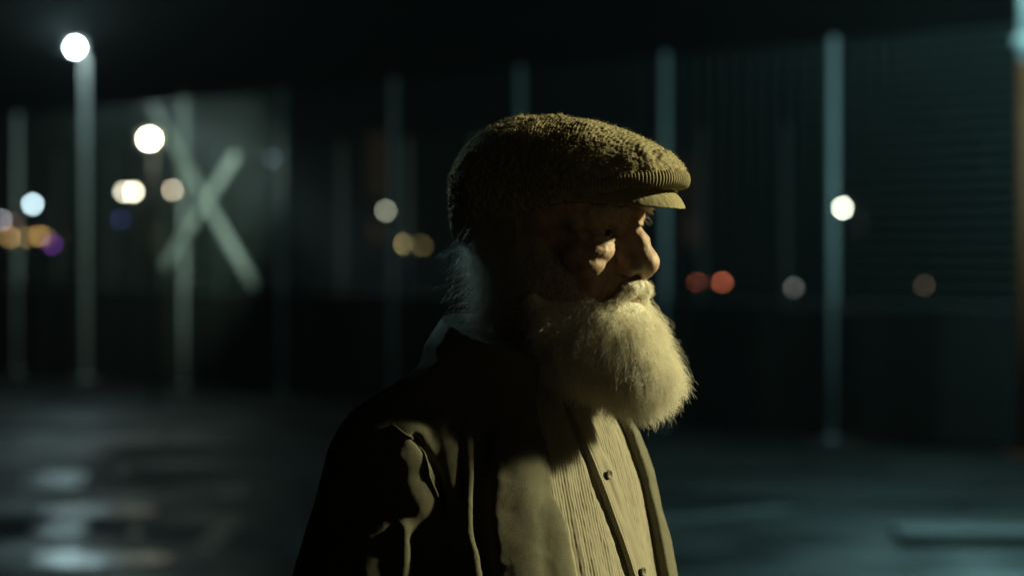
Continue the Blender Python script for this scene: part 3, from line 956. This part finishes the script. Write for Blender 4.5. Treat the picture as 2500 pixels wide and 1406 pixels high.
# =====================================================================================
# THE COURT AND WHAT LIES BEHIND
# =====================================================================================
def galv(name, c, rough=0.5):
    return principled(name, c, rough=rough, metal=0.0, spec=0.5, var=0.2, scale=5, bump=0.2, bump_scale=30)
galv_m = galv('galvanised_steel', (0.52, 0.55, 0.55), 0.42)
wire_m = galv('green_coated_wire', (0.09, 0.125, 0.11), 0.4)
board_m = principled('dark_board', (0.010, 0.012, 0.010), rough=0.85, spec=0.15, var=0.5, scale=3, bump=0.3, bump_scale=20)
dark_m = principled('dark_painted_metal', (0.05, 0.055, 0.055), rough=0.5)
orange_m = principled('orange_pole_base', (0.16, 0.05, 0.012), rough=0.7, var=0.4, scale=6)  # orange tone for the lower length of the floodlight pole

# ---- ground: wet asphalt
def asphalt():
    m, nt, b = new_mat('wet_asphalt')
    N = nt.nodes.new; Lk = nt.links.new
    tc = N('ShaderNodeTexCoord')
    mp = N('ShaderNodeMapping'); Lk(tc.outputs['Object'], mp.inputs[0])
    big = N('ShaderNodeTexNoise'); big.inputs['Scale'].default_value = 0.55; big.inputs['Detail'].default_value = 7
    fine = N('ShaderNodeTexNoise'); fine.inputs['Scale'].default_value = 55; fine.inputs['Detail'].default_value = 6
    mid = N('ShaderNodeTexNoise'); mid.inputs['Scale'].default_value = 5; mid.inputs['Detail'].default_value = 5
    for n in (big, fine, mid): Lk(mp.outputs[0], n.inputs['Vector'])
    c = N('ShaderNodeValToRGB'); c.color_ramp.elements[0].color = (0.012, 0.013, 0.012, 1); c.color_ramp.elements[1].color = (0.040, 0.041, 0.036, 1)
    Lk(mid.outputs[0], c.inputs[0]); Lk(c.outputs[0], b.inputs['Base Color'])
    r = N('ShaderNodeValToRGB'); r.color_ramp.elements[0].position = 0.42; r.color_ramp.elements[0].color = (0.30, 0.30, 0.30, 1)
    r.color_ramp.elements[1].position = 0.62; r.color_ramp.elements[1].color = (0.72, 0.72, 0.72, 1)
    Lk(big.outputs[0], r.inputs[0]); Lk(r.outputs[0], b.inputs['Roughness'])
    b.inputs['Specular IOR Level'].default_value = 0.26
    bp = N('ShaderNodeBump'); bp.inputs['Strength'].default_value = 0.6; bp.inputs['Distance'].default_value = 0.006
    Lk(fine.outputs[0], bp.inputs['Height']); Lk(bp.outputs[0], b.inputs['Normal'])
    return m
asphalt_m = asphalt()
g = mesh_obj('ground', [(-500, -60, 0), (500, -60, 0), (500, 900, 0), (-500, 900, 0)], [(0, 1, 2, 3)], asphalt_m, smooth=False)
tag(g, 'dark wet asphalt', kind='structure')

def water():
    m, nt, b = new_mat('puddle_water')
    tc = nt.nodes.new('ShaderNodeTexCoord')
    nz = nt.nodes.new('ShaderNodeTexNoise'); nz.inputs['Scale'].default_value = 14; nz.inputs['Detail'].default_value = 3
    nt.links.new(tc.outputs['Object'], nz.inputs['Vector'])
    bp = nt.nodes.new('ShaderNodeBump'); bp.inputs['Strength'].default_value = 0.5; bp.inputs['Distance'].default_value = 0.012
    nt.links.new(nz.outputs[0], bp.inputs['Height']); nt.links.new(bp.outputs[0], b.inputs['Normal'])
    b.inputs['Base Color'].default_value = (0.012, 0.014, 0.014, 1)
    b.inputs['Roughness'].default_value = 0.21
    return m
water_m = water()
def gpt(x, y):
    """ground point at photograph pixel"""
    d = px(x, y, 10.0) - Vector((0, 0, EYE_H))
    k = -EYE_H / d.z
    return Vector((d.x * k, d.y * k, 0))
def puddle(x, y, wpx, hpx, seed):
    rng = random.Random(seed)
    c = gpt(x, y); l = gpt(x - wpx / 2, y); n_ = gpt(x, y + hpx / 2); f_ = gpt(x, y - hpx / 2)
    a = (c - l).length; b = (f_ - n_).length / 2
    k = 40; V = [(0, 0, 0)]
    ph_ = [rng.uniform(0, 6.28) for _ in range(4)]
    for i in range(k):
        t = 2 * math.pi * i / k
        q = 1 + 0.16 * math.sin(2 * t + ph_[0]) + 0.12 * math.sin(3 * t + ph_[1]) + 0.08 * math.sin(5 * t + ph_[2]) + 0.05 * math.sin(9 * t + ph_[3])
        V.append((a * q * math.cos(t), b * q * math.sin(t), 0))
    F = [(0, 1 + i, 1 + (i + 1) % k) for i in range(k)]
    o = mesh_obj('puddle', V, F, water_m, smooth=False, loc=(c.x, c.y, 0.004))
    tag(o, 'shallow puddle on the wet asphalt', kind='structure')
for i, q in enumerate([(245, 1246, 230, 34), (235, 1365, 290, 40), (130, 1170, 190, 34), (150, 1292, 150, 20), (560, 1198, 60, 30), (612, 1206, 50, 26), (535, 1300, 70, 90), (38, 1190, 22, 14), (36, 1228, 22, 14), (110, 1150, 24, 14), (302, 1152, 26, 16), (130, 1284, 26, 14), (172, 1332, 26, 14), (682, 1355, 26, 16), (330, 1302, 30, 12), (2350, 1236, 24, 16), (405, 1068, 30, 12)]):
    puddle(*q, i + 3)

# worn painted court line
la_, lb_ = gpt(1560, 1276), gpt(1925, 1240)
dl = (lb_ - la_).normalized(); nl_ = Vector((-dl.y, dl.x, 0)) * 0.14
V = []; F = []
rg = random.Random(4); K_ = 36
for i in range(K_ + 1):
    p = la_.lerp(lb_, i / K_)
    V += [tuple(p - nl_ * rg.uniform(0.8, 1.1) + Vector((0, 0, 0.004))), tuple(p + nl_ * rg.uniform(0.8, 1.1) + Vector((0, 0, 0.004)))]
F = [(2 * i, 2 * i + 2, 2 * i + 3, 2 * i + 1) for i in range(K_)]
o = mesh_obj('painted_line', V, F, principled('worn_white_paint', (0.20, 0.215, 0.21), rough=0.5, var=0.6, scale=7), smooth=False)
tag(o, 'worn white painted line on the asphalt', kind='structure')

# ---- court fence: posts on a receding line, mesh above, dark boards below
F0 = Vector((2.74, 26.3, 0)); FD = Vector((-1.33, 2.10, 0))
FH, BH = 3.40, 1.14
ux = FD.normalized(); un = Vector((-ux.y, ux.x, 0))       # along the fence; towards the camera side
if un.y > 0: un = -un
PITCH_M = FD.length
fence_rz = math.atan2(ux.y, ux.x)

def post_mesh(h, r=0.034):
    mb = MB()
    mb.tube((0, 0, 0), (0, 0, h), r, n=14)
    mb.ball((0, 0, h), r * 1.02, 14, 8)
    mb.box((-0.08, -0.08, 0.0), (0.08, 0.08, 0.012))
    return mb
def panel_mesh(w, z0, z1):
    mb = MB()
    z = z0
    r = 0.005
    while z <= z1 + 1e-6:
        for dy in (-0.008, 0.008):
            mb.add([(0, dy - r, z), (0, dy + r, z), (0, dy, z + 1.7 * r), (w, dy - r, z), (w, dy + r, z), (w, dy, z + 1.7 * r)], [(0, 3, 4, 1), (1, 4, 5, 2), (2, 5, 3, 0)])
        z += 0.10
    x = 0.1
    while x < w:
        mb.add([(x - r * .5, 0, z0), (x + r * .5, 0, z0), (x, r * .8, z0), (x - r * .5, 0, z1), (x + r * .5, 0, z1), (x, r * .8, z1)], [(0, 1, 4, 3), (1, 2, 5, 4), (2, 0, 3, 5)])
        x += 0.2
    return mb

def child_copy(src, parent, loc, rz=0.0):
    o = src.copy(); col.objects.link(o); o.parent = parent; o.location = loc; o.rotation_euler = (0, 0, rz)
    return o

fence = empty('court_fence', F0, fence_rz)
tag(fence, 'tall mesh court fence with dark planks below and pale crossed braces, nearer of two', 'fence', 'court fences')
p0 = post_mesh(FH).build('post', galv_m, fence, smooth=True)
dim_post_m = galv('dimmed_post_steel', (0.46, 0.49, 0.48), 0.5)  # darker copy of the post steel, so these posts look less lit
p1 = post_mesh(FH).build('post', dim_post_m, fence, smooth=True); p1.location.x = 2 * PITCH_M
mp0 = panel_mesh(PITCH_M, BH + 0.03, FH - 0.03).build('mesh_panel', wire_m, fence); mp0['kind'] = 'stuff'
NPL = 7; PLW = (PITCH_M - 0.09) / NPL
plank_ms = [principled('dark_plank', (c_, c_ * 1.1, c_ * 0.95), rough=0.85, spec=0.15, var=0.5, scale=4, bump=0.3, bump_scale=20) for c_ in (0.009, 0.014, 0.021)]
bd = MB(); bd.box((0.006, -0.02, 0.05), (PLW - 0.006, 0.02, BH - 0.03)); bd0s = [bd.build('plank', m_, fence) for m_ in plank_ms]
rpl = random.Random(5)
rl = MB(); rl.box((0.04, -0.026, BH - 0.01), (PITCH_M - 0.04, 0.026, BH + 0.022)); rl0 = rl.build('rail', dark_m, fence, bevel=0.004)
# bays run from -1 (by the floodlight) to 8
p0.location.x = 1 * PITCH_M * 0
for i in range(-1, 9):
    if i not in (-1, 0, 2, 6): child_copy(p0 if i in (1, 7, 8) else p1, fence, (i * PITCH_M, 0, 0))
for i in range(-1, 8):
    off = (i * PITCH_M, 0.0, 0)
    if i != 0:
        child_copy(mp0, fence, off); child_copy(rl0, fence, off)
    for k in range(NPL):
        src = rpl.choice(bd0s); loc_ = (i * PITCH_M + 0.045 + k * PLW, rpl.uniform(-0.006, 0.006), rpl.uniform(-0.01, 0.01))
        if i == 0 and k < 3: src = bd0s[k]; src.location = loc_
        else: child_copy(src, fence, loc_)
def strap(parent, a, b, w, t, name='brace'):
    """flat steel strap from a to b in the parent's xz plane"""
    mb = MB(); a = Vector(a); b = Vector(b); d = (b - a); L = d.length
    mb.box((0, -t, -w / 2), (L, t, w / 2))
    o = mb.build(name, pale_m, parent, bevel=0.003)
    o.location = a; o.rotation_euler = (0, -math.atan2(d.z, d.x), 0)
    return o
pale_m = galv('pale_brace_lit_post', (0.60, 0.64, 0.60), 0.5)
def on_fence(x, y, base, u):
    """where the sight line through a photograph pixel meets the vertical plane of a fence: along it and height"""
    o = Vector((0, 0, EYE_H)); d = px(x, y, 10.0) - o
    n = Vector((-u.y, u.x, 0))
    k = (base - o).dot(n) / d.dot(n)
    p = o + d * k
    return (p - base).dot(u), p.z
toward = -1.0 if (un.dot(Vector((-ux.y, ux.x, 0))) < 0) else 1.0
a1 = on_fence(382, 262, F0, ux); a2 = on_fence(632, 700, F0, ux)
strap(fence, (a1[0], toward * 0.05, a1[1]), (a2[0], toward * 0.05, a2[1]), 0.12, 0.006)
b1 = on_fence(588, 378, F0, ux); b2 = on_fence(412, 652, F0, ux)
strap(fence, (b1[0], toward * 0.064, b1[1]), (b2[0], toward * 0.064, b2[1]), 0.12, 0.006)

# farther side of the court
G0 = Vector(((835 - 1250) / FPX * 52.0, 52.0, 0))
GD = (Vector(((270 - 1250) / FPX * 57.0, 57.0, 0)) - G0); gu = GD.normalized(); GP = GD.length / 4
far = empty('court_fence', G0, math.atan2(gu.y, gu.x))
tag(far, 'mesh court fence across the court, farther of two and almost lost in the dark', 'fence', 'court fences')
gp = post_mesh(FH, 0.05).build('post', pale_m, far, smooth=True)  # paler steel than the near posts, standing in for light on them
gm = panel_mesh(GP, BH + 0.03, FH - 0.03).build('mesh_panel', wire_m, far); gm['kind'] = 'stuff'
gb = MB(); gb.box((0.045, -0.02, 0.06), (GP - 0.045, 0.02, BH)); gb0 = gb.build('board', board_m, far, bevel=0.006)
for i in range(-6, 6):
    if i:
        child_copy(gp, far, (i * GP, 0, 0)); child_copy(gm, far, (i * GP, 0, 0)); child_copy(gb0, far, (i * GP, 0, 0))
tg = -1.0 if Vector((-gu.y, gu.x, 0)).y > 0 else 1.0

# ---- light poles
def lens(name, r, mat, parent, loc, sz=1.0):
    mb = MB(); mb.ball((0, 0, 0), r, 16, 10, sz)
    o = mb.build(name, mat, parent, smooth=True); o.location = loc
    return o
def floodlight(root, head, aim, mat_lens, size=0.22):
    """box floodlight head with a glass front and yoke, parented to root; head and aim in root space"""
    head = Vector(head); q = (Vector(aim) - head).to_track_quat('Y', 'Z')
    mb = MB(); s = size
    mb.add([(-s, -s * .8, -s * .7), (s, -s * .8, -s * .7), (s, -s * .8, s * .7), (-s, -s * .8, s * .7), (-s * 1.1, 0, -s * .8), (s * 1.1, 0, -s * .8), (s * 1.1, 0, s * .8), (-s * 1.1, 0, s * .8)],
           [(0, 1, 2, 3), (0, 4, 5, 1), (1, 5, 6, 2), (2, 6, 7, 3), (3, 7, 4, 0), (4, 7, 6, 5)])
    for sx in (-1, 1): mb.box((sx * s * 1.14 - 0.008, -s * .5, -s * 1.1), (sx * s * 1.14 + 0.008, -s * .3, 0.02))
    mb.box((-s * 1.14, -s * .5, -s * 1.13), (s * 1.14, -s * .3, -s * 1.09))
    h = mb.build('lamp_head', dark_m, root, bevel=0.006); h.location = head; h.rotation_mode = 'QUATERNION'; h.rotation_quaternion = q
    return h

pA = F0 + FD * 6.08 + un * 0.06
rootA = empty('lamp_pole', pA)
tag(rootA, 'tall slim lamp pole with a glaring white lamp, rising above the court fence', 'lamp post')
mb = MB(); hA = px(207, 140, pA.y).z
mb.tube((0, 0, 0), (0, 0, hA), 0.042, 0.034, 16); mb.box((-0.13, -0.13, 0), (0.13, 0.13, 0.02)); mb.build('pole', galv('dimmed_pole_steel', (0.26, 0.28, 0.275), 0.5), rootA, smooth=True)  # pole colour darkened so only its top looks lit
la = LAMP_A - pA
mb = MB(); mb.tube((0, 0, hA - 0.02), (la.x, 0, la.z + 0.02), 0.026, n=10); mb.build('arm', galv_m, rootA, smooth=True)
floodlight(rootA, (la.x, 0, la.z), (la.x, -4, la.z - 1.5), None, 0.10)
lens('lens', 0.052, emitter('white_lamp_glow', (0.80, 1.0, 1.0), 110), rootA, (la.x, -0.05, la.z - 0.01))

pR = F0 + FD * -1.0 + un * 0.05
pR.x = px(2506, 400, pR.y).x
rootR = empty('floodlight_pole', pR)
tag(rootR, 'pale steel floodlight pole with a clamp at the end of the court fence', 'lamp post')
hR = FLOOD.z + 0.45
mb = MB(); zs_ = px(2500, 150, pR.y).z; mb.tube((0, 0, zs_), (0, 0, hR), 0.062, 0.05, 16); mb.build('pole', galv_m, rootR, smooth=True)
mb = MB(); mb.tube((0, 0, 0), (0, 0, zs_), 0.064, 0.062, 16); mb.box((-0.15, -0.15, 0), (0.15, 0.15, 0.02)); o = mb.build('pole_base', orange_m, rootR, smooth=True); tag(o, 'orange lower length of the pole')
zc = px(2475, 100, pR.y).z
mb = MB(); mb.box((-0.09, -0.075, zc - 0.04), (0.075, -0.055, zc + 0.04)); mb.box((-0.09, 0.055, zc - 0.04), (0.075, 0.075, zc + 0.04)); mb.tube((-0.075, -0.09, zc), (-0.075, 0.09, zc), 0.02, n=8); mb.build('clamp', galv_m, rootR, bevel=0.004)
fl_ = FLOOD - pR
mb = MB(); mb.tube((0, 0, hR - 0.02), (fl_.x, fl_.y, fl_.z + 0.38), 0.03, n=10); mb.build('arm', galv_m, rootR, smooth=True)
floodlight(rootR, (fl_.x, fl_.y, fl_.z + 0.17), (fl_.x - 0.4, fl_.y + 0.4, fl_.z - 4), None, 0.2)
lens('lens', 0.1, emitter('flood_glow', (0.6, 0.95, 1.0), 60), rootR, (fl_.x, fl_.y, fl_.z + 0.16), 0.4)

# lamp by the braced bay
pB = Vector((LAMP_B.x + 0.02, LAMP_B.y + 0.14, 0))
rootB = empty('lamp_pole', pB)
tag(rootB, 'short lamp pole with a warm white lamp beside the pale diagonal brace', 'lamp post')
mb = MB(); mb.tube((0, 0, 0), (0, 0, LAMP_B.z + 0.05), 0.024, n=12); mb.build('pole', dark_m, rootB, smooth=True)
floodlight(rootB, (-0.02, -0.10, LAMP_B.z), (-0.02, -4, LAMP_B.z - 1.0), None, 0.10)
lens('lens', 0.058, emitter('warm_white_lamp_glow', (1.0, 1.0, 0.72), 70), rootB, (-0.02, -0.15, LAMP_B.z), 0.85)

# ---- far street lamps: pole, arm, head, glowing lens
def street_lamp(x, y, Y, color, strength, label, group=None, r_px=9, heads=1, gap_px=0, name='street_lamp', arm=0.9):
    p = px(x, y, Y); root = empty(name, (p.x + arm * 0.6, p.y, 0))
    tag(root, label, 'street lamp', group)
    mb = MB(); h = p.z + 0.25
    mb.tube((0, 0, 0), (0, 0, h), 0.07, 0.05, 8); mb.build('pole', dark_m, root, smooth=True)
    r = r_px / FPX * Y * 0.5
    for k in range(heads):
        ox = -arm * 0.6 + k * gap_px / FPX * Y
        mb = MB(); mb.tube((0, 0, h - 0.05), (ox, 0, h + 0.02), 0.03, n=6); mb.build('arm', dark_m, root, smooth=True)
        mb = MB(); mb.add([(ox - .3, -.13, h - .02), (ox + .3, -.13, h - .02), (ox + .3, .13, h - .02), (ox - .3, .13, h - .02), (ox - .2, -.08, h + .1), (ox + .2, -.08, h + .1), (ox + .2, .08, h + .1), (ox - .2, .08, h + .1)],
               [(0, 3, 2, 1), (4, 5, 6, 7), (0, 1, 5, 4), (1, 2, 6, 5), (2, 3, 7, 6), (3, 0, 4, 7)])
        mb.build('lamp_head', dark_m, root)
        lens('lens', r, emitter('lens_glow', color, strength[k] if isinstance(strength, tuple) else strength), root, (ox, -0.02, p.z))
    return root
street_lamp(302, 469, 120, (1.0, 0.95, 0.72), (30, 46), 'twin headed street lamp far off, both heads glaring warm white', r_px=10, heads=2, gap_px=24)
street_lamp(400, 464, 128, (1.0, 0.86, 0.62), (8, 15), 'twin headed street lamp far off, dull cream heads', r_px=10, heads=2, gap_px=21)
street_lamp(80, 499, 110, (0.66, 0.92, 1.0), 26, 'far street lamp with a cold bluish white lens', r_px=12)
street_lamp(4, 537, 118, (0.75, 0.8, 0.9), 8, 'far street lamp with a dull grey white lens near the frame edge', r_px=10)
street_lamp(2057, 508, 95, (0.92, 1.0, 0.82), 60, 'far street lamp with a brilliant greenish white lens behind a fence post', r_px=10)
street_lamp(942, 515, 105, (0.80, 0.86, 0.62), 9, 'far street lamp with a muted grey green lens', r_px=10)
street_lamp(986, 595, 130, (1.0, 0.84, 0.36), 25, 'far street lamp with a mustard yellow lens behind the man', r_px=10)
street_lamp(1030, 600, 136, (1.0, 0.80, 0.28), 2.4, 'far street lamp with a faint brown yellow lens behind the man', r_px=10)
street_lamp(665, 386, 110, (0.45, 0.7, 0.9), 1.6, 'far street lamp with a very faint blue lens', r_px=10)
street_lamp(295, 537, 125, (0.2, 0.25, 0.9), 1.5, 'far lamp with a faint deep blue lens', r_px=10)
street_lamp(1938, 703, 90, (0.75, 0.8, 0.72), 3.2, 'low lamp with a faint grey lens seen above the boards', r_px=9, arm=0.3, name='bollard_lamp')
street_lamp(2256, 697, 95, (0.9, 0.66, 0.45), 1.4, 'low lamp with a very faint brownish lens seen above the boards', r_px=9, arm=0.3, name='bollard_lamp')
for i, (x, y, s) in enumerate([(24, 580, 9), (45, 584, 11), (62, 580, 11), (96, 577, 8), (112, 580, 6.5), (146, 581, 7)]):
    street_lamp(x, y, 150 + 6 * i, (1.0, 0.62, 0.20), s, 'amber lamp, ' + ('leftmost', 'second from the left', 'third from the left', 'fourth from the left', 'second from the right', 'rightmost')[i] + ' of the six amber lamps at the far road', 'amber lamps along the far road', r_px=10, arm=0.4)
street_lamp(30, 545, 140, (1.0, 0.25, 0.15), 1.6, 'far lamp with a faint red lens above the amber row', r_px=10)
street_lamp(127, 597, 135, (0.5, 0.12, 1.0), 4.0, 'far lamp with a purple lens below the amber row', r_px=9, arm=0.3)

# ---- parked car, tail lights towards us
def car():
    Y = 78.0
    a = px(1694, 692, Y); b = px(1763, 692, Y)
    root = empty('car', ((a.x + b.x) / 2, Y, 0), R(58))
    tag(root, 'dark car beyond the court, seen from behind with red tail lights on', 'car')
    prof = [(0.0, 0.35), (0.0, 0.95), (0.08, 1.02), (0.55, 1.05), (1.05, 1.42), (2.3, 1.45), (3.05, 1.0), (4.1, 0.86), (4.3, 0.6), (4.3, 0.32)]
    V = []; n = len(prof); hw_ = 0.86
    for s in (-1, 1):
        for (y_, z_) in prof:
            V.append((s * (hw_ - (0.14 if z_ > 1.2 else 0.0)), y_, z_))
    F = [tuple(range(n - 1, -1, -1)), tuple(range(n, 2 * n))] + [(i, (i + 1) % n, n + (i + 1) % n, n + i) for i in range(n)]
    paint = principled('dark_car_paint', (0.02, 0.022, 0.026), rough=0.25)
    mesh_obj('body', V, F, paint, root, smooth=False).modifiers.new('bevel', 'BEVEL').width = 0.05
    glass = principled('dark_glass', (0.01, 0.012, 0.012), rough=0.08)
    mb = MB(); mb.add([(-0.66, 0.60, 1.10), (0.66, 0.60, 1.10), (0.58, 0.98, 1.38), (-0.58, 0.98, 1.38)], [(0, 1, 2, 3)]); o = mb.build('rear_window', glass, root); o.location = (0, -0.02, 0.02)
    tyre = principled('tyre_rubber', (0.02, 0.02, 0.02), rough=0.9); rim = galv('wheel_rim', (0.4, 0.4, 0.4), 0.3)
    for sx in (-1, 1):
        for y_ in (0.85, 3.4):
            mb = MB(); mb.tube((sx * 0.68, y_, 0.32), (sx * 0.89, y_, 0.32), 0.32, n=20); w = mb.build('wheel', tyre, root, smooth=False)
            mb = MB(); mb.tube((sx * 0.885, y_, 0.32), (sx * 0.90, y_, 0.32), 0.20, n=16); mb.build('rim', rim, w)
    M = root.matrix_basis if False else Matrix.LocRotScale(root.location, root.rotation_euler, None).inverted()
    red = (1.0, 0.24, 0.12)
    for k_, p, s in ((-1, a, 6.0), (1, b, 15.0)):
        q = Vector((k_ * 0.66, 0, 0))
        mb = MB(); mb.box((q.x - 0.11, -0.035, 0.76), (q.x + 0.11, 0.0, 0.88)); mb.build('light_housing', dark_m, root, bevel=0.01)
        lens('tail_light', 10 / FPX * Y * 0.5, emitter('tail_light_glow', red, s), root, (q.x, -0.05, p.z))
    lens('plate_light', 0.035, emitter('plate_light_glow', (0.5, 0.6, 0.55), 2.6), root, (0.0, -0.05, px(1728, 698, Y).z))
car()

# ---- low concrete block and kerb on the court floor
conc = principled('pale_concrete', (0.42, 0.43, 0.42), rough=0.6, var=0.2, scale=6, bump=0.4, bump_scale=40)
c0 = gpt(2205, 1330); c1 = gpt(2520, 1350)
mb = MB(); mb.box((0, 0, 0), ((c1 - c0).length, 0.55, 0.06)); o = mb.build('concrete_block', conc, None, bevel=0.012); o.location = (c0.x, c0.y, 0)
tag(o, 'low concrete block lying on the asphalt by the floodlight pole', 'concrete block')

# ---- dim buildings far beyond
bl = principled('dark_render', (0.10, 0.075, 0.05), rough=0.9)
def building(x0, x1, ytop, Y, dep, label, wins):
    p0_ = px(x0, ytop, Y); p1_ = px(x1, ytop, Y)
    root = empty('building', ((p0_.x + p1_.x) / 2, Y, 0)); tag(root, label, 'building')
    w = (p1_.x - p0_.x) / 2; h = p0_.z
    mb = MB(); mb.box((-w, 0, 0), (w, dep, h)); mb.build('wall', bl, root)
    mb = MB(); mb.box((-w - 0.2, -0.2, h), (w + 0.2, dep + 0.2, h + 0.25)); mb.build('roof', dark_m, root)
    for (xa, ya, xb, yb, c, s) in wins:
        A = px(xa, ya, Y - 0.05) - Vector((root.location.x, Y, 0)); B = px(xb, yb, Y - 0.05) - Vector((root.location.x, Y, 0))
        mb = MB(); mb.box((A.x, -0.06, B.z), (B.x, -0.02, A.z)); wi = mb.build('window', emitter('dim_window', c, s), root)
        mb = MB(); mb.box((A.x - 0.1, -0.12, B.z - 0.1), (B.x + 0.1, -0.065, B.z)); mb.build('sill', dark_m, wi)
building(760, 1010, 300, 210, 12, 'tall dim building with brownish lit stair windows beyond the court', [(898, 330, 944, 480, (1.0, 0.66, 0.34), 0.012), (905, 540, 935, 590, (1.0, 0.7, 0.4), 0.02)])
building(1600, 1780, 330, 200, 12, 'dim building with a faint brownish lit window behind the man', [(1668, 380, 1716, 500, (1.0, 0.6, 0.3), 0.007), (1672, 520, 1712, 600, (1.0, 0.7, 0.5), 0.014)])
building(340, 440, 520, 190, 10, 'small dim building behind the braced fence', [(366, 545, 404, 620, (1.0, 0.8, 0.45), 0.03)])

# ---- posts for the lamps out of frame; fill and nape lamps are added
def off_lamp(pos, aim, label):
    root = empty('unseen_lamp_post', (pos.x, pos.y, 0)); tag(root, label, 'lamp post')
    d = (Vector(aim) - pos).normalized()
    q = d.to_track_quat('Z', 'Y')
    mb = MB(); n = 20; V = []
    for r_, z_ in ((0.07, -0.22), (0.09, -0.16), (0.15, 0.0), (0.16, 0.14)):
        for i in range(n): V.append((r_ * math.cos(2 * math.pi * i / n), r_ * math.sin(2 * math.pi * i / n), z_))
    F = [(k * n + i, k * n + (i + 1) % n, (k + 1) * n + (i + 1) % n, (k + 1) * n + i) for k in range(3) for i in range(n)] + [tuple(range(n))]
    mb.add(V, F); h = mb.build('lamp_shade', dark_m, root, smooth=True); h.location = (0, 0, pos.z); h.rotation_mode = 'QUATERNION'; h.rotation_quaternion = q
    s = Vector((0, 0, pos.z)) - d * 0.2
    side = Vector((d.x, d.y, 0)).normalized() * -0.35
    mb = MB(); mb.tube((side.x, side.y, 0), (side.x, side.y, pos.z + 0.05), 0.045, 0.035, 12); mb.tube((side.x, side.y, pos.z + 0.03), s, 0.02, n=8); mb.build('pole', dark_m, root, smooth=True)
off_lamp(KEY, (0.05, 3.15, 1.35), 'shaded lamp post whose warm beam falls on the man')
off_lamp(FILL, (0.12, 3.12, 1.56), 'added lamp post out of frame giving weak warm fill on the face of the man')
off_lamp(BACK, (-0.055, 3.25, 1.585), 'added lamp post out of frame giving a narrow cold beam on the nape of the man')

# ---- thin haze added so the lamps glow
mb = MB(); mb.box((-520, -80, -1.0), (520, 920, 16.0))
hz_m = bpy.data.materials.new('glow_haze'); hz_m.use_nodes = True
nt = hz_m.node_tree
nt.nodes.remove(nt.nodes['Principled BSDF'])
pv = nt.nodes.new('ShaderNodeVolumePrincipled')
pv.inputs['Color'].default_value = (0.85, 0.9, 0.9, 1)
pv.inputs['Density'].default_value = 0.0006
pv.inputs['Anisotropy'].default_value = 0.6
nt.links.new(pv.outputs[0], nt.nodes['Material Output'].inputs['Volume'])
hz = mb.build('haze', hz_m)
tag(hz, 'thin haze added for a glow around the lamps', kind='stuff')
